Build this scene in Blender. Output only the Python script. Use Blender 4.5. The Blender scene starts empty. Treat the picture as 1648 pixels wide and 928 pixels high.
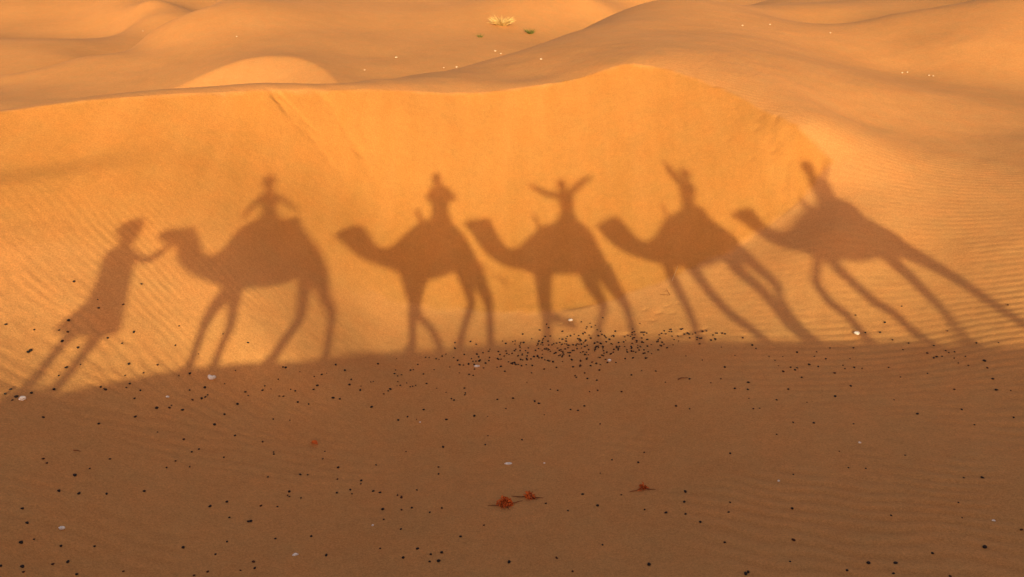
import bpy, bmesh, math, random
import numpy as np
from mathutils import Vector, Matrix

C = bpy.context.scene.collection
rnd = random.Random(11)

# ------------------------------------------------------------------ camera, sky, sun, exposure
EYE = Vector((0.0, 0.0, 6.45))
cam_d = bpy.data.cameras.new('camera'); cam = bpy.data.objects.new('camera', cam_d); C.objects.link(cam)
cam.location = EYE
cam.rotation_euler = (math.radians(90 - 25.3), 0, 0)
cam_d.sensor_width = 36.0; cam_d.lens = 36.0 * 1190 / 1648
cam_d.clip_start = 0.05; cam_d.clip_end = 3000
bpy.context.scene.camera = cam

SUN_DIR = Vector((-0.10013, 0.95111, -0.29216)).normalized()        # the way the light travels
elev = math.asin(-SUN_DIR.z)
w = bpy.data.worlds.new('World'); bpy.context.scene.world = w; w.use_nodes = True
nt = w.node_tree; bg = nt.nodes['Background']
sky = nt.nodes.new('ShaderNodeTexSky'); sky.sky_type = 'NISHITA'; sky.sun_disc = False
sky.sun_elevation = elev
sky.sun_rotation = math.atan2(-SUN_DIR.x, -SUN_DIR.y)
sky.altitude = 700; sky.air_density = 1.0; sky.dust_density = 3.5; sky.ozone_density = 0.3
dust = nt.nodes.new('ShaderNodeMix'); dust.data_type = 'RGBA'; dust.blend_type = 'MULTIPLY'; dust.inputs[0].default_value = 1.0
dust.inputs[7].default_value = (1.0, 0.70, 0.57, 1)                  # dust in the evening air warms the whole sky
nt.links.new(sky.outputs[0], dust.inputs[6]); nt.links.new(dust.outputs[2], bg.inputs[0]); bg.inputs[1].default_value = 0.137
sun_d = bpy.data.lights.new('sun', 'SUN'); sun = bpy.data.objects.new('sun', sun_d); C.objects.link(sun)
sun.location = (2, -20, 15)
sun.rotation_euler = SUN_DIR.to_track_quat('-Z', 'Y').to_euler()
sun_d.energy = 2.05; sun_d.angle = math.radians(0.62); sun_d.color = (1.0, 0.88, 0.50)
vs = bpy.context.scene.view_settings
vs.view_transform = 'Standard'; vs.look = 'None'; vs.gamma = 1.0; vs.use_curve_mapping = False
vs.exposure = 1.18
cy = bpy.context.scene.cycles
cy.use_denoising = True; cy.denoiser = 'OPENIMAGEDENOISE'; cy.denoising_input_passes = 'RGB_ALBEDO_NORMAL'; cy.denoising_prefilter = 'ACCURATE'
bpy.context.scene.render.filter_size = 1.0
cy.max_bounces = 8; cy.diffuse_bounces = 5


# ------------------------------------------------------------------ node helpers
def mat(name, rough=0.9):
    m = bpy.data.materials.new(name); m.use_nodes = True
    b = m.node_tree.nodes['Principled BSDF']; b.inputs['Roughness'].default_value = rough
    b.inputs['Specular IOR Level'].default_value = 0.2
    return m, m.node_tree, b


def nnoise(nt, vec, scale, detail=4, rough=0.55):
    n = nt.nodes.new('ShaderNodeTexNoise'); n.inputs['Scale'].default_value = scale
    n.inputs['Detail'].default_value = detail; n.inputs['Roughness'].default_value = rough
    nt.links.new(vec, n.inputs['Vector']); return n.outputs['Fac']


def nramp(nt, fac, stops):
    r = nt.nodes.new('ShaderNodeValToRGB'); e = r.color_ramp.elements
    while len(e) < len(stops): e.new(0.5)
    for el, (p, c) in zip(e, stops): el.position = p; el.color = (*c, 1)
    nt.links.new(fac, r.inputs[0]); return r.outputs['Color']


def nmix(nt, a, b, fac, mode='MIX'):
    m = nt.nodes.new('ShaderNodeMix'); m.data_type = 'RGBA'; m.blend_type = mode
    for sock, v in ((m.inputs[6], a), (m.inputs[7], b), (m.inputs[0], fac)):
        if isinstance(v, bpy.types.NodeSocket): nt.links.new(v, sock)
        else: sock.default_value = (*v, 1) if isinstance(v, tuple) else v
    return m.outputs[2]


def nbump(nt, height, strength, dist, normal=None):
    b = nt.nodes.new('ShaderNodeBump'); b.inputs['Strength'].default_value = strength; b.inputs['Distance'].default_value = dist
    nt.links.new(height, b.inputs['Height'])
    if normal is not None: nt.links.new(normal, b.inputs['Normal'])
    return b.outputs['Normal']


def geo_pos(nt):
    return nt.nodes.new('ShaderNodeNewGeometry').outputs['Position']


def obj_pos(nt):
    return nt.nodes.new('ShaderNodeTexCoord').outputs['Object']


def two_tone(name, a, b, scale, rough=0.85, bump=0.0, bscale=None):
    m, t, p = mat(name, rough)
    v = obj_pos(t)
    f = nnoise(t, v, scale)
    t.links.new(nramp(t, f, [(0.35, a), (0.65, b)]), p.inputs['Base Color'])
    if bump: t.links.new(nbump(t, nnoise(t, v, bscale or scale * 3), 0.6, bump), p.inputs['Normal'])
    return m


def tag(o, label=None, cat=None, group=None, kind=None):
    if label: o['label'] = label
    if cat: o['category'] = cat
    if group: o['group'] = group
    if kind: o['kind'] = kind
    return o


def mesh_obj(name, me, material, parent=None):
    o = bpy.data.objects.new(name, me); C.objects.link(o)
    if material: me.materials.append(material)
    if parent: o.parent = parent
    return o


def bm_obj(name, bm, material, parent=None, smooth=True):
    me = bpy.data.meshes.new(name); bm.to_mesh(me); bm.free()
    if smooth: me.polygons.foreach_set('use_smooth', [True] * len(me.polygons))
    return mesh_obj(name, me, material, parent)


def empty(name, loc=(0, 0, 0)):
    o = bpy.data.objects.new(name, None); C.objects.link(o); o.location = loc; o.empty_display_size = 0.2
    return o


# control points of the dunes, metres
TER = dict(slip=[[-10.036,9.469,4.018], [-9.837,10.857,3.912], [-8.586,12.475,3.826], [-7.661,13.108,3.877], [-6.56,13.814,3.851], [-5.755,14.399,3.8], [-4.884,15.025,3.721], [-4.193,15.693,3.613], [-3.301,16.412,3.496], [-2.329,17.209,3.311], [-1.239,17.852,3.15], [0.388,18.119,3.247], [1.901,18.446,3.47], [2.806,18.562,3.716], [3.775,18.079,3.63], [4.715,17.041,3.424], [5.291,16.042,3.182], [5.85,15.056,2.968], [6.331,14.269,2.473], [5.881,13.867,2.09], [5.203,13.445,1.665], [4.455,13.122,1.217], [3.6,12.868,0.914], [2.873,12.627,0.636], [2.165,12.467,0.415], [1.577,12.347,0.28], [0.885,12.342,0.152], [0.07,12.372,0.098], [-0.988,12.486,0.105], [-4.304,12.262,1.971], [-3.99,10.955,1.429], [-3.642,9.506,0.821], [-5.889,10.779,2.461], [-5.749,9.045,1.835], [-5.778,7.633,1.537], [-6.466,6.643,2.018], [-7.857,8.9,2.814], [-2.196,12.96,0.64], [-2.522,11.941,0.357], [-2.353,10.825,0.101], [-5.592,12.367,2.894], [-3.306,14.348,1.939], [-3.084,12.886,1.186], [-1.23,10.007,0.009], [-1.23,10.007,0.009], [-3.812,9.074,0.609]],base=[[-10.036,9.469,4.018], [-9.837,10.857,3.912], [-8.586,12.475,3.826], [-7.661,13.108,3.877], [-6.56,13.814,3.851], [-5.755,14.399,3.8], [-4.884,15.025,3.721], [-4.193,15.693,3.613], [-3.301,16.412,3.496], [-2.329,17.209,3.311], [-1.239,17.852,3.15], [0.388,18.119,3.247], [1.901,18.446,3.47], [2.806,18.562,3.716], [3.775,18.079,3.63], [4.715,17.041,3.424], [5.291,16.042,3.182], [5.85,15.056,2.968], [6.331,14.269,2.473], [5.881,13.867,2.09], [5.203,13.445,1.665], [4.455,13.122,1.217], [3.6,12.868,0.914], [2.873,12.627,0.636], [2.165,12.467,0.415], [1.577,12.347,0.28], [0.885,12.342,0.152], [0.07,12.372,0.098], [-0.988,12.486,0.105], [-4.304,12.262,1.971], [-3.99,10.955,1.429], [-3.642,9.506,0.821], [-5.889,10.779,2.461], [-5.749,9.045,1.835], [-5.778,7.633,1.537], [-6.466,6.643,2.018], [-7.857,8.9,2.814], [-2.196,12.96,0.64], [-2.522,11.941,0.357], [-2.353,10.825,0.101], [-5.592,12.367,2.894], [-3.306,14.348,1.939], [-3.084,12.886,1.186], [-0.795,5.627,0.5], [-0.948,7.129,0.238], [-0.865,6.324,0.406], [-1.105,8.685,0.019], [-1.23,10.007,0.009], [-1.355,11.328,-0.004], [-3.955,4.793,1.381], [-4.502,5.797,1.399], [-5.265,6.718,1.475], [-4.647,3.982,2.239], [-5.937,5.529,2.002], [-2.619,5.42,0.718], [-3.527,8.111,0.444], [-3.812,9.074,0.609], [1.728,5.494,0.64], [2.366,8.357,0.262], [2.69,9.921,0.294], [2.922,11.048,0.338], [0.837,11.462,0.045], [0.754,10.007,0.009], [0.581,7.129,0.238], [4.819,10.325,0.681], [3.921,7.866,0.626], [2.941,5.31,0.835], [6.174,9.8,0.974], [7.406,9.566,1.416], [6.912,9.256,1.227], [5.869,7.374,0.99], [4.434,5.015,1.147], [6.51,5.641,1.535], [8.68,8.348,1.647], [5.767,12.473,1.716], [5.464,11.455,1.199], [7.001,11.774,1.64], [7.956,11.31,1.829], [9.326,13.097,2.332], [7.718,13.482,2.211], [10.127,10.383,2.208], [11.898,13.537,2.796], [7.987,16.482,2.708], [10.474,19.32,2.863], [10.387,14.714,2.478], [11.979,17.281,2.527], [14.195,20.845,2.58], [8.2,21.213,3.358], [7.425,24.655,3.62], [5.566,25.266,3.742], [6.346,34.263,4.055], [-1.482,21.64,3.091], [0.503,23.966,3.331], [2.753,27.418,3.615], [0.415,19.491,3.224], [-3.67,18.311,3.302], [-2.646,19.703,3.204], [10.427,35.215,3.73], [17.18,19.32,2.863], [-4.87,20.811,2.552], [-6.17,24.311,1.102], [-3.846,22.203,2.454], [-5.146,25.703,1.004], [-2.682,24.14,2.341], [-3.982,27.64,0.891], [-0.697,26.466,2.581], [-1.997,29.966,1.131], [1.553,29.918,2.865], [0.253,33.418,1.415], [5.146,36.763,3.305], [3.846,40.263,1.855], [-9.987,12.457,3.612], [-10.237,14.857,2.712], [-10.437,18.357,1.512], [-8.736,14.075,3.526], [-8.986,16.475,2.626], [-9.186,19.975,1.426], [-7.811,14.708,3.577], [-8.061,17.108,2.677], [-8.261,20.608,1.477], [-6.71,15.414,3.551], [-6.96,17.814,2.651], [-7.16,21.314,1.451], [-5.905,15.999,3.5], [-6.155,18.399,2.6], [-6.355,21.899,1.4], [-5.034,16.625,3.421], [-5.284,19.025,2.521], [-5.484,22.525,1.321], [-4.343,17.293,3.313], [-4.593,19.693,2.413], [-4.793,23.193,1.213], [-9,3,1.9], [-5,3,1.6], [0,3,1.2], [5,3,1.4], [9,3,1.8], [13.728,33.365,2.95], [15.186,37.347,3.51], [17.672,43.636,3.4], [20.322,50.182,3.7], [12.226,23.925,2.68], [13.564,27.053,3.345], [15.04,30.406,3.876], [26.759,54.355,2.411], [27.547,56.068,2.531], [31.679,64.479,2.831], [13.183,22.082,2.6], [14.684,25.165,3.369], [16.131,28.083,3.989], [19.992,34.969,3.749], [20.621,36.191,3.92], [23.715,41.62,4.22], [14.529,21.389,2.6], [16.253,24.542,3.445], [17.99,27.688,4.229], [18.559,28.699,4.444], [21.343,33.003,4.744], [17.581,20.735,2.6], [19.868,24.094,3.5], [22.595,28.06,4.489], [25.984,32.268,4.789], [-22,36,-3], [-10,46,-3], [-2,52,-3], [4,60,-3]],back=[[-16.709,19.536,1], [-20.131,23.536,1.5], [-23.507,27.876,1.5], [-23.807,29.076,1.12], [-24.307,30.876,0.4], [-25.107,34.876,-0.9], [-26.507,43.876,-2], [-13.845,20.202,1.1], [-16.586,24.202,1.6], [-19.184,28.311,1.514], [-20.07,29.775,1.616], [-20.37,30.975,1.236], [-20.87,32.775,0.516], [-21.67,36.775,-0.784], [-23.07,45.775,-1.884], [-12.396,21.538,1], [-14.699,25.538,1.5], [-16.514,29.099,1.749], [-18.078,32.166,1.963], [-18.378,33.366,1.583], [-18.878,35.166,0.863], [-19.678,39.166,-0.437], [-21.078,48.166,-1.537], [-10.703,22.161,1.05], [-12.635,26.161,1.55], [-14.255,29.954,1.849], [-15.629,33.183,2.131], [-17.205,36.857,2.388], [-17.505,38.057,2.008], [-18.005,39.857,1.288], [-18.805,43.857,-0.012], [-20.205,52.857,-1.112], [-10.082,23.487,1.4], [-11.799,27.487,1.9], [-14.31,34.096,2.536], [-16.138,38.885,2.955], [-16.438,40.085,2.575], [-16.938,41.885,1.855], [-17.738,45.885,0.555], [-19.138,54.885,-0.545], [-9.246,23.954,1.7], [-10.79,27.954,2.2], [-12.753,33.592,2.594], [-15.702,42.207,3.5], [-16.702,48.207,3.7], [-8.124,23.909,1.97], [-9.483,27.909,2.47], [-11.527,34.465,2.756], [-14.018,42.628,3.47], [-16.121,49.022,3.77], [-5.607,22.57,1.7], [-6.6,26.57,2.2], [-8.218,33.749,2.576], [-10.348,43.373,3.418], [-11.901,49.879,3.718], [-4.31,23.487,1.4], [-5.044,27.487,1.9], [-5.706,31.474,2.109], [-6.605,36.939,2.491], [-8.032,45.688,3.256], [-9.237,52.541,3.556], [-1.545,25.619,1.4], [-1.786,29.619,1.9], [-2.163,36.499,2.261], [-2.663,45.86,3.244], [-3.063,52.739,3.544], [0.621,29.574,1.45], [0.705,33.574,1.95], [0.819,39.51,2.365], [0.891,43.655,3.399], [1.024,50.203,3.699], [3.774,37.521,1.5], [4.176,41.521,2], [4.331,43.353,2.457], [4.507,45.573,3.265], [5.183,52.408,3.565], [8.25,46.202,1.7], [8.965,50.202,2.2], [9.237,52.079,2.81], [10.623,59.891,3.11], [12,40,-1], [16,30,-2], [20,50,0], [30,30,-2], [-14,8,-2.5], [-10,14,-2.5], [-5,16,-2.5], [0,16,-2.5], [5,15,-2.5], [10,12,-2.5], [16,9,-2.5]],far=[[-22.969,28.737,0.4], [-26.166,32.737,0.9], [-28.535,36.076,1.192], [-33.356,42.757,1.542], [-43.343,56.035,1.079], [-45.952,60.113,2.248], [-52.845,69.13,2.548], [-20.249,30.072,0.5], [-22.942,34.072,1], [-24.091,36.002,1.203], [-27.925,42.283,1.532], [-34.303,52.225,1.011], [-37.235,57.286,1.813], [-38.841,60.059,2.252], [-44.667,69.068,2.552], [-19.178,33.639,0.7], [-21.459,37.639,1.2], [-23.614,41.807,1.491], [-29.331,52.194,0.856], [-31.552,56.683,1.567], [-33.385,60.423,2.227], [-38.393,69.486,2.527], [-19.81,38.877,0.7], [-21.848,42.877,1.2], [-25.015,49.345,0.974], [-26.53,52.744,1.513], [-28.772,57.824,2.408], [-33.088,66.497,2.708], [-19.808,42.462,0.9], [-21.674,46.462,1.4], [-22.953,49.608,1.955], [-24.651,53.782,2.691], [-28.348,61.849,2.991], [-21.859,56.192,1.3], [-23.415,60.192,1.8], [-23.944,61.759,2.133], [-27.536,71.023,2.433], [-14,20,-3], [-8,24,-3], [-4,34,-3], [0,45,-3], [6,55,-3], [15,50,-3], [-24,18,-3]],slip_poly=[[-10.036,9.469], [-9.837,10.857], [-8.586,12.475], [-7.661,13.108], [-6.56,13.814], [-5.755,14.399], [-4.884,15.025], [-4.193,15.693], [-3.301,16.412], [-2.329,17.209], [-1.239,17.852], [0.388,18.119], [1.901,18.446], [2.806,18.562], [3.775,18.079], [4.715,17.041], [5.291,16.042], [5.85,15.056], [6.331,14.269], [5.881,13.867], [5.203,13.445], [4.455,13.122], [3.6,12.868], [2.873,12.627], [2.165,12.467], [1.577,12.347], [0.885,12.342], [0.07,12.372], [-0.988,12.486], [-2.579,12.356], [-3.834,11.135], [-5.02,10.569], [-6.449,9.903], [-7.857,8.9], [-8.363,7.359]],soft_poly=[[-0.28,12.362], [-1.61,13.052], [-4.018,13.385], [-4.846,13.341], [-6.292,11.642], [-8.594,10.111], [-14,6], [-10,3], [0,3], [1,10]],lens=dict(xc=-8.467,yt=26.463,h=0.62,wx=2.6,bow=-1),ridge=[[-30.568,-5.568,-5.131,-4.714,-4.318,-3.929,-3.333,-2.616,-1.809,-0.996,-0.142,0.85,2.058,3.105,4.073,4.971,5.825,6.616,7.434,8.127,8.832,33.832], [3.242,4.042,3.929,3.846,3.836,3.839,3.78,3.762,3.653,3.503,3.501,3.536,3.613,3.683,3.748,3.82,3.884,3.951,4.043,4.153,4.233,5.033]],ridge_y=-0.2,tracks=[[-4.793,15.026,-3.995,14.768,0.1,0.055], [-4.678,15.135,-3.934,14.903,0.06,0.04], [-3.995,14.768,-3.502,14.519,0.13,0.02], [-3.948,15.66,-3.215,15.101,0.12,0.028], [-3.215,15.101,-2.744,14.695,0.12,0.02], [5.713,15.092,5.416,14.777,0.1,0.03], [5.518,15.538,5.23,14.799,0.08,0.025], [5.285,15.909,4.874,14.817,0.1,0.025], [5.522,14.492,5.186,13.578,0.09,0.02], [5.219,14.399,4.959,13.587,0.08,0.015], [4.988,16.422,4.532,15.315,0.12,0.018]],bench=[-7.877,10.727,-5.91,12.599],dents=[[2.419,11.995,0.05,0.015], [2.637,11.836,0.06,0.018], [2.814,11.975,0.05,0.015], [2.865,11.76,0.06,0.015], [2.52,11.652,0.05,0.013], [2.416,11.683,0.05,0.01], [2.991,11.983,0.04,0.01], [0.918,11.919,0.07,0.01], [3.189,11.133,0.064,0.013], [2.86,11.089,0.074,0.014], [1.454,11.59,0.059,0.007], [1.4,11.501,0.079,0.013], [2.059,11.376,0.052,0.013], [1.982,11.376,0.08,0.015], [3.183,10.98,0.068,0.011], [3.301,11.141,0.055,0.011], [2.389,11.263,0.048,0.007], [1.654,11.41,0.045,0.008], [2.189,11.362,0.071,0.007], [3.283,10.983,0.053,0.008], [2.636,11.24,0.051,0.008], [2.97,11.114,0.072,0.008], [2.912,11.282,0.04,0.008], [3.006,11.135,0.065,0.011], [-5.348,8.3,0.059,0.005], [-5.741,8.235,0.035,0.01], [-5.26,7.96,0.054,0.008], [-5.069,8.257,0.05,0.008], [-5.427,8.226,0.057,0.007], [-5.282,8.213,0.06,0.009], [-5.885,7.457,0.066,0.007], [-5.085,8.045,0.05,0.006], [-5.089,8.048,0.042,0.006], [-5.132,8.3,0.031,0.006], [-5.776,7.761,0.052,0.008], [-5.692,7.992,0.05,0.008], [-5.328,7.977,0.07,0.009], [-5.332,7.725,0.035,0.011], [0.012,7.661,0.082,0.008], [4.059,7.367,0.068,0.008], [-2.958,6.201,0.048,0.005], [-2.578,6.147,0.064,0.004], [-3.566,6.708,0.043,0.006], [-3.277,6.347,0.047,0.006], [-0.56,6.006,0.06,0.005], [-1.1,8.182,0.068,0.005], [-0.954,6.894,0.061,0.01], [-1.519,6.068,0.057,0.006], [2.542,7.075,0.087,0.009], [-2.961,8.071,0.072,0.009], [-3.799,5.304,0.058,0.005], [-2.634,6.175,0.053,0.005], [1.062,5.922,0.056,0.007], [-1.209,5.861,0.083,0.007], [6.046,7.509,0.061,0.007], [3.055,6.312,0.061,0.01], [4.77,5.407,0.063,0.009], [-3.351,8.601,0.044,0.009], [5.842,7.231,0.076,0.006], [3.816,8.399,0.066,0.009], [4.959,5.912,0.074,0.006], [-3.493,5.813,0.044,0.008], [-2.879,9.205,0.047,0.007], [-2.72,8.952,0.056,0.009], [2.875,7.296,0.058,0.01], [0.129,6.833,0.082,0.007], [1.664,7.672,0.082,0.009], [-0.589,6.236,0.052,0.006], [2.564,8.961,0.086,0.004], [5.409,7.415,0.085,0.006], [3.384,6.869,0.062,0.007], [4.803,5.261,0.055,0.005], [5.814,8.081,0.044,0.008], [-4.415,8.666,0.072,0.005], [-3.024,6.29,0.088,0.007], [-0.473,9.753,0.065,0.005], [0.622,9.458,0.054,0.009], [-1.888,6.282,0.073,0.005]])
SAND_A = (0.475, 0.222, 0.070)
SAND_B = (0.515, 0.242, 0.078)
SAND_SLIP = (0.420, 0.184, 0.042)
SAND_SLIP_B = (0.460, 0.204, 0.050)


def tps_fit(P, z, reg=1e-3):
    P = np.asarray(P, float); n = len(P)
    d = np.hypot(P[:, None, 0] - P[None, :, 0], P[:, None, 1] - P[None, :, 1])
    K = np.where(d > 0, d * d * np.log(np.maximum(d, 1e-9)), 0.0) + reg * np.eye(n)
    Q = np.c_[np.ones(n), P]
    A = np.zeros((n + 3, n + 3)); A[:n, :n] = K; A[:n, n:] = Q; A[n:, :n] = Q.T
    return P, np.linalg.solve(A, np.r_[z, 0, 0, 0])


def tps_eval(f, x, y):
    P, c = f
    out = c[-3] + c[-2] * x + c[-1] * y
    for (a, b), w in zip(P, c):
        r2 = np.maximum((x - a) ** 2 + (y - b) ** 2, 1e-12)
        out = out + (0.5 * w) * r2 * np.log(r2)
    return out


def sstep(a, b, v):
    t = np.clip((v - a) / (b - a), 0, 1)
    return t * t * (3 - 2 * t)


def smax(a, b, k):
    h = np.clip(0.5 + 0.5 * (a - b) / k, 0, 1)
    return b + (a - b) * h + k * h * (1 - h)


def poly_sdf(poly, x, y):
    """signed distance to a closed polygon, positive inside"""
    P = np.asarray(poly); d = np.full(x.shape, 1e9); inside = np.zeros(x.shape, bool)
    for (ax, ay), (bx, by) in zip(P, np.roll(P, -1, 0)):
        ex, ey = bx - ax, by - ay
        t = np.clip(((x - ax) * ex + (y - ay) * ey) / (ex * ex + ey * ey + 1e-12), 0, 1)
        d = np.minimum(d, np.hypot(x - ax - t * ex, y - ay - t * ey))
        c = ((ay > y) != (by > y)) & (x < ex * (y - ay) / (ey if abs(ey) > 1e-9 else 1e-9) + ax)
        inside ^= c
    return np.where(inside, d, -d)


def vnoise(x, y, seed=0):
    """smooth value noise in about -1..1, unit cell"""
    xi = np.floor(x); yi = np.floor(y); fx = x - xi; fy = y - yi
    fx = fx * fx * fx * (fx * (fx * 6 - 15) + 10); fy = fy * fy * fy * (fy * (fy * 6 - 15) + 10)
    def h(i, j):
        n = (i.astype(np.int64) * 374761393 + j.astype(np.int64) * 668265263 + seed * 2147483) & 0x7fffffff
        n = ((n ^ (n >> 13)) * 1274126177) & 0x7fffffff
        return ((n ^ (n >> 16)) & 0xffff) / 32767.5 - 1.0
    a = h(xi, yi); b = h(xi + 1, yi); c = h(xi, yi + 1); d = h(xi + 1, yi + 1)
    return (a + (b - a) * fx) * (1 - fy) + (c + (d - c) * fx) * fy


_F = {}


def terrain_parts(x, y):
    """large shape of the dunes: height z and the weight of the smooth slip face"""
    if not _F:
        for k in ('slip', 'base', 'back', 'far'):
            a = np.array(TER[k]); _F[k] = tps_fit(a[:, :2], a[:, 2], 1e-4)
    S = tps_eval(_F['slip'], x, y); A = tps_eval(_F['base'], x, y); B = tps_eval(_F['back'], x, y)
    d_hard = poly_sdf(TER['slip_poly'], x, y)
    # the slip face ends in a sharp brink and a sharp toe, but melts into the rippled slope on the left
    d_soft = poly_sdf(TER['soft_poly'], x, y)
    soft = sstep(-0.5, 2.0, d_soft)
    wid = 0.05 + 0.8 * soft
    w = sstep(0, 1, 0.5 + d_hard / (2 * wid))
    z = A + w * (S - A)
    # second small dune with its own slip face behind the first crest
    q = TER['lens']
    u = (x - q['xc']) / np.where(x < q['xc'], 1.55 * q['wx'], q['wx'])
    hollow = B - q['h'] * np.clip(1 - u * u, 0, 1) * sstep(q['yt'] - 7, q['yt'] - 0.5, y)
    yt = q['yt'] + q['bow'] * u * u
    B = np.minimum(B, np.maximum(hollow, hollow + 0.29 * (y - yt)))
    z = smax(z, B, 0.12)
    z = smax(z, tps_eval(_F['far'], x, y), 0.08)
    # the ridge the caravan walks on
    rx, rz = TER['ridge']
    zr = np.interp(x, rx, rz)
    zr = zr - 0.0
    yc = TER['ridge_y']
    R = np.where(y > yc, zr - 0.62 * (y - yc), zr - 0.05 * np.clip(yc - y, 0, 0.6) - 0.16 * np.clip(yc - y - 0.6, 0, 14))
    near = smax(z, R, 0.10)
    z = np.where(y < yc, R, np.where(y < 9, near, z))
    d_hard = d_hard + 0.04 * vnoise(x * 2.2, y * 2.2, 41) + 0.03 * vnoise(x * 7, y * 7, 42)
    return z, sstep(-0.07, 0.09, d_hard) * (1 - soft) + sstep(-1.2, 2.6, d_hard) * soft, soft


def fade_far(x, y, z):
    """beyond the modelled dunes the sand sea goes on in long swells"""
    r = np.maximum(np.abs(x) - 34, np.maximum(y - 62, -16 - y))
    t = sstep(0, 14, r)
    swell = 2.0 + 1.4 * np.sin(x * 0.045 + 1.0 + 0.02 * y) + 1.0 * np.sin(y * 0.06 + 0.6 * np.sin(x * 0.05))
    return z * (1 - t) + swell * t

# ------------------------------------------------------------------ sand: shape of the dunes
def graded(lo, hi, a, b, fine, grow):
    """coordinates from lo to hi, step `fine` between a and b, growing away from there"""
    mid = list(np.arange(a, b, fine)); s = fine; up = [mid[-1]]
    while up[-1] < hi: s *= grow; up.append(up[-1] + s)
    s = fine; dn = [mid[0]]
    while dn[-1] > lo: s *= grow; dn.append(dn[-1] - s)
    return np.array(dn[:0:-1] + mid + up[1:])


def ripple_profile(ph):
    return np.sin(ph) + 0.28 * np.sin(2 * ph + 0.6)


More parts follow.
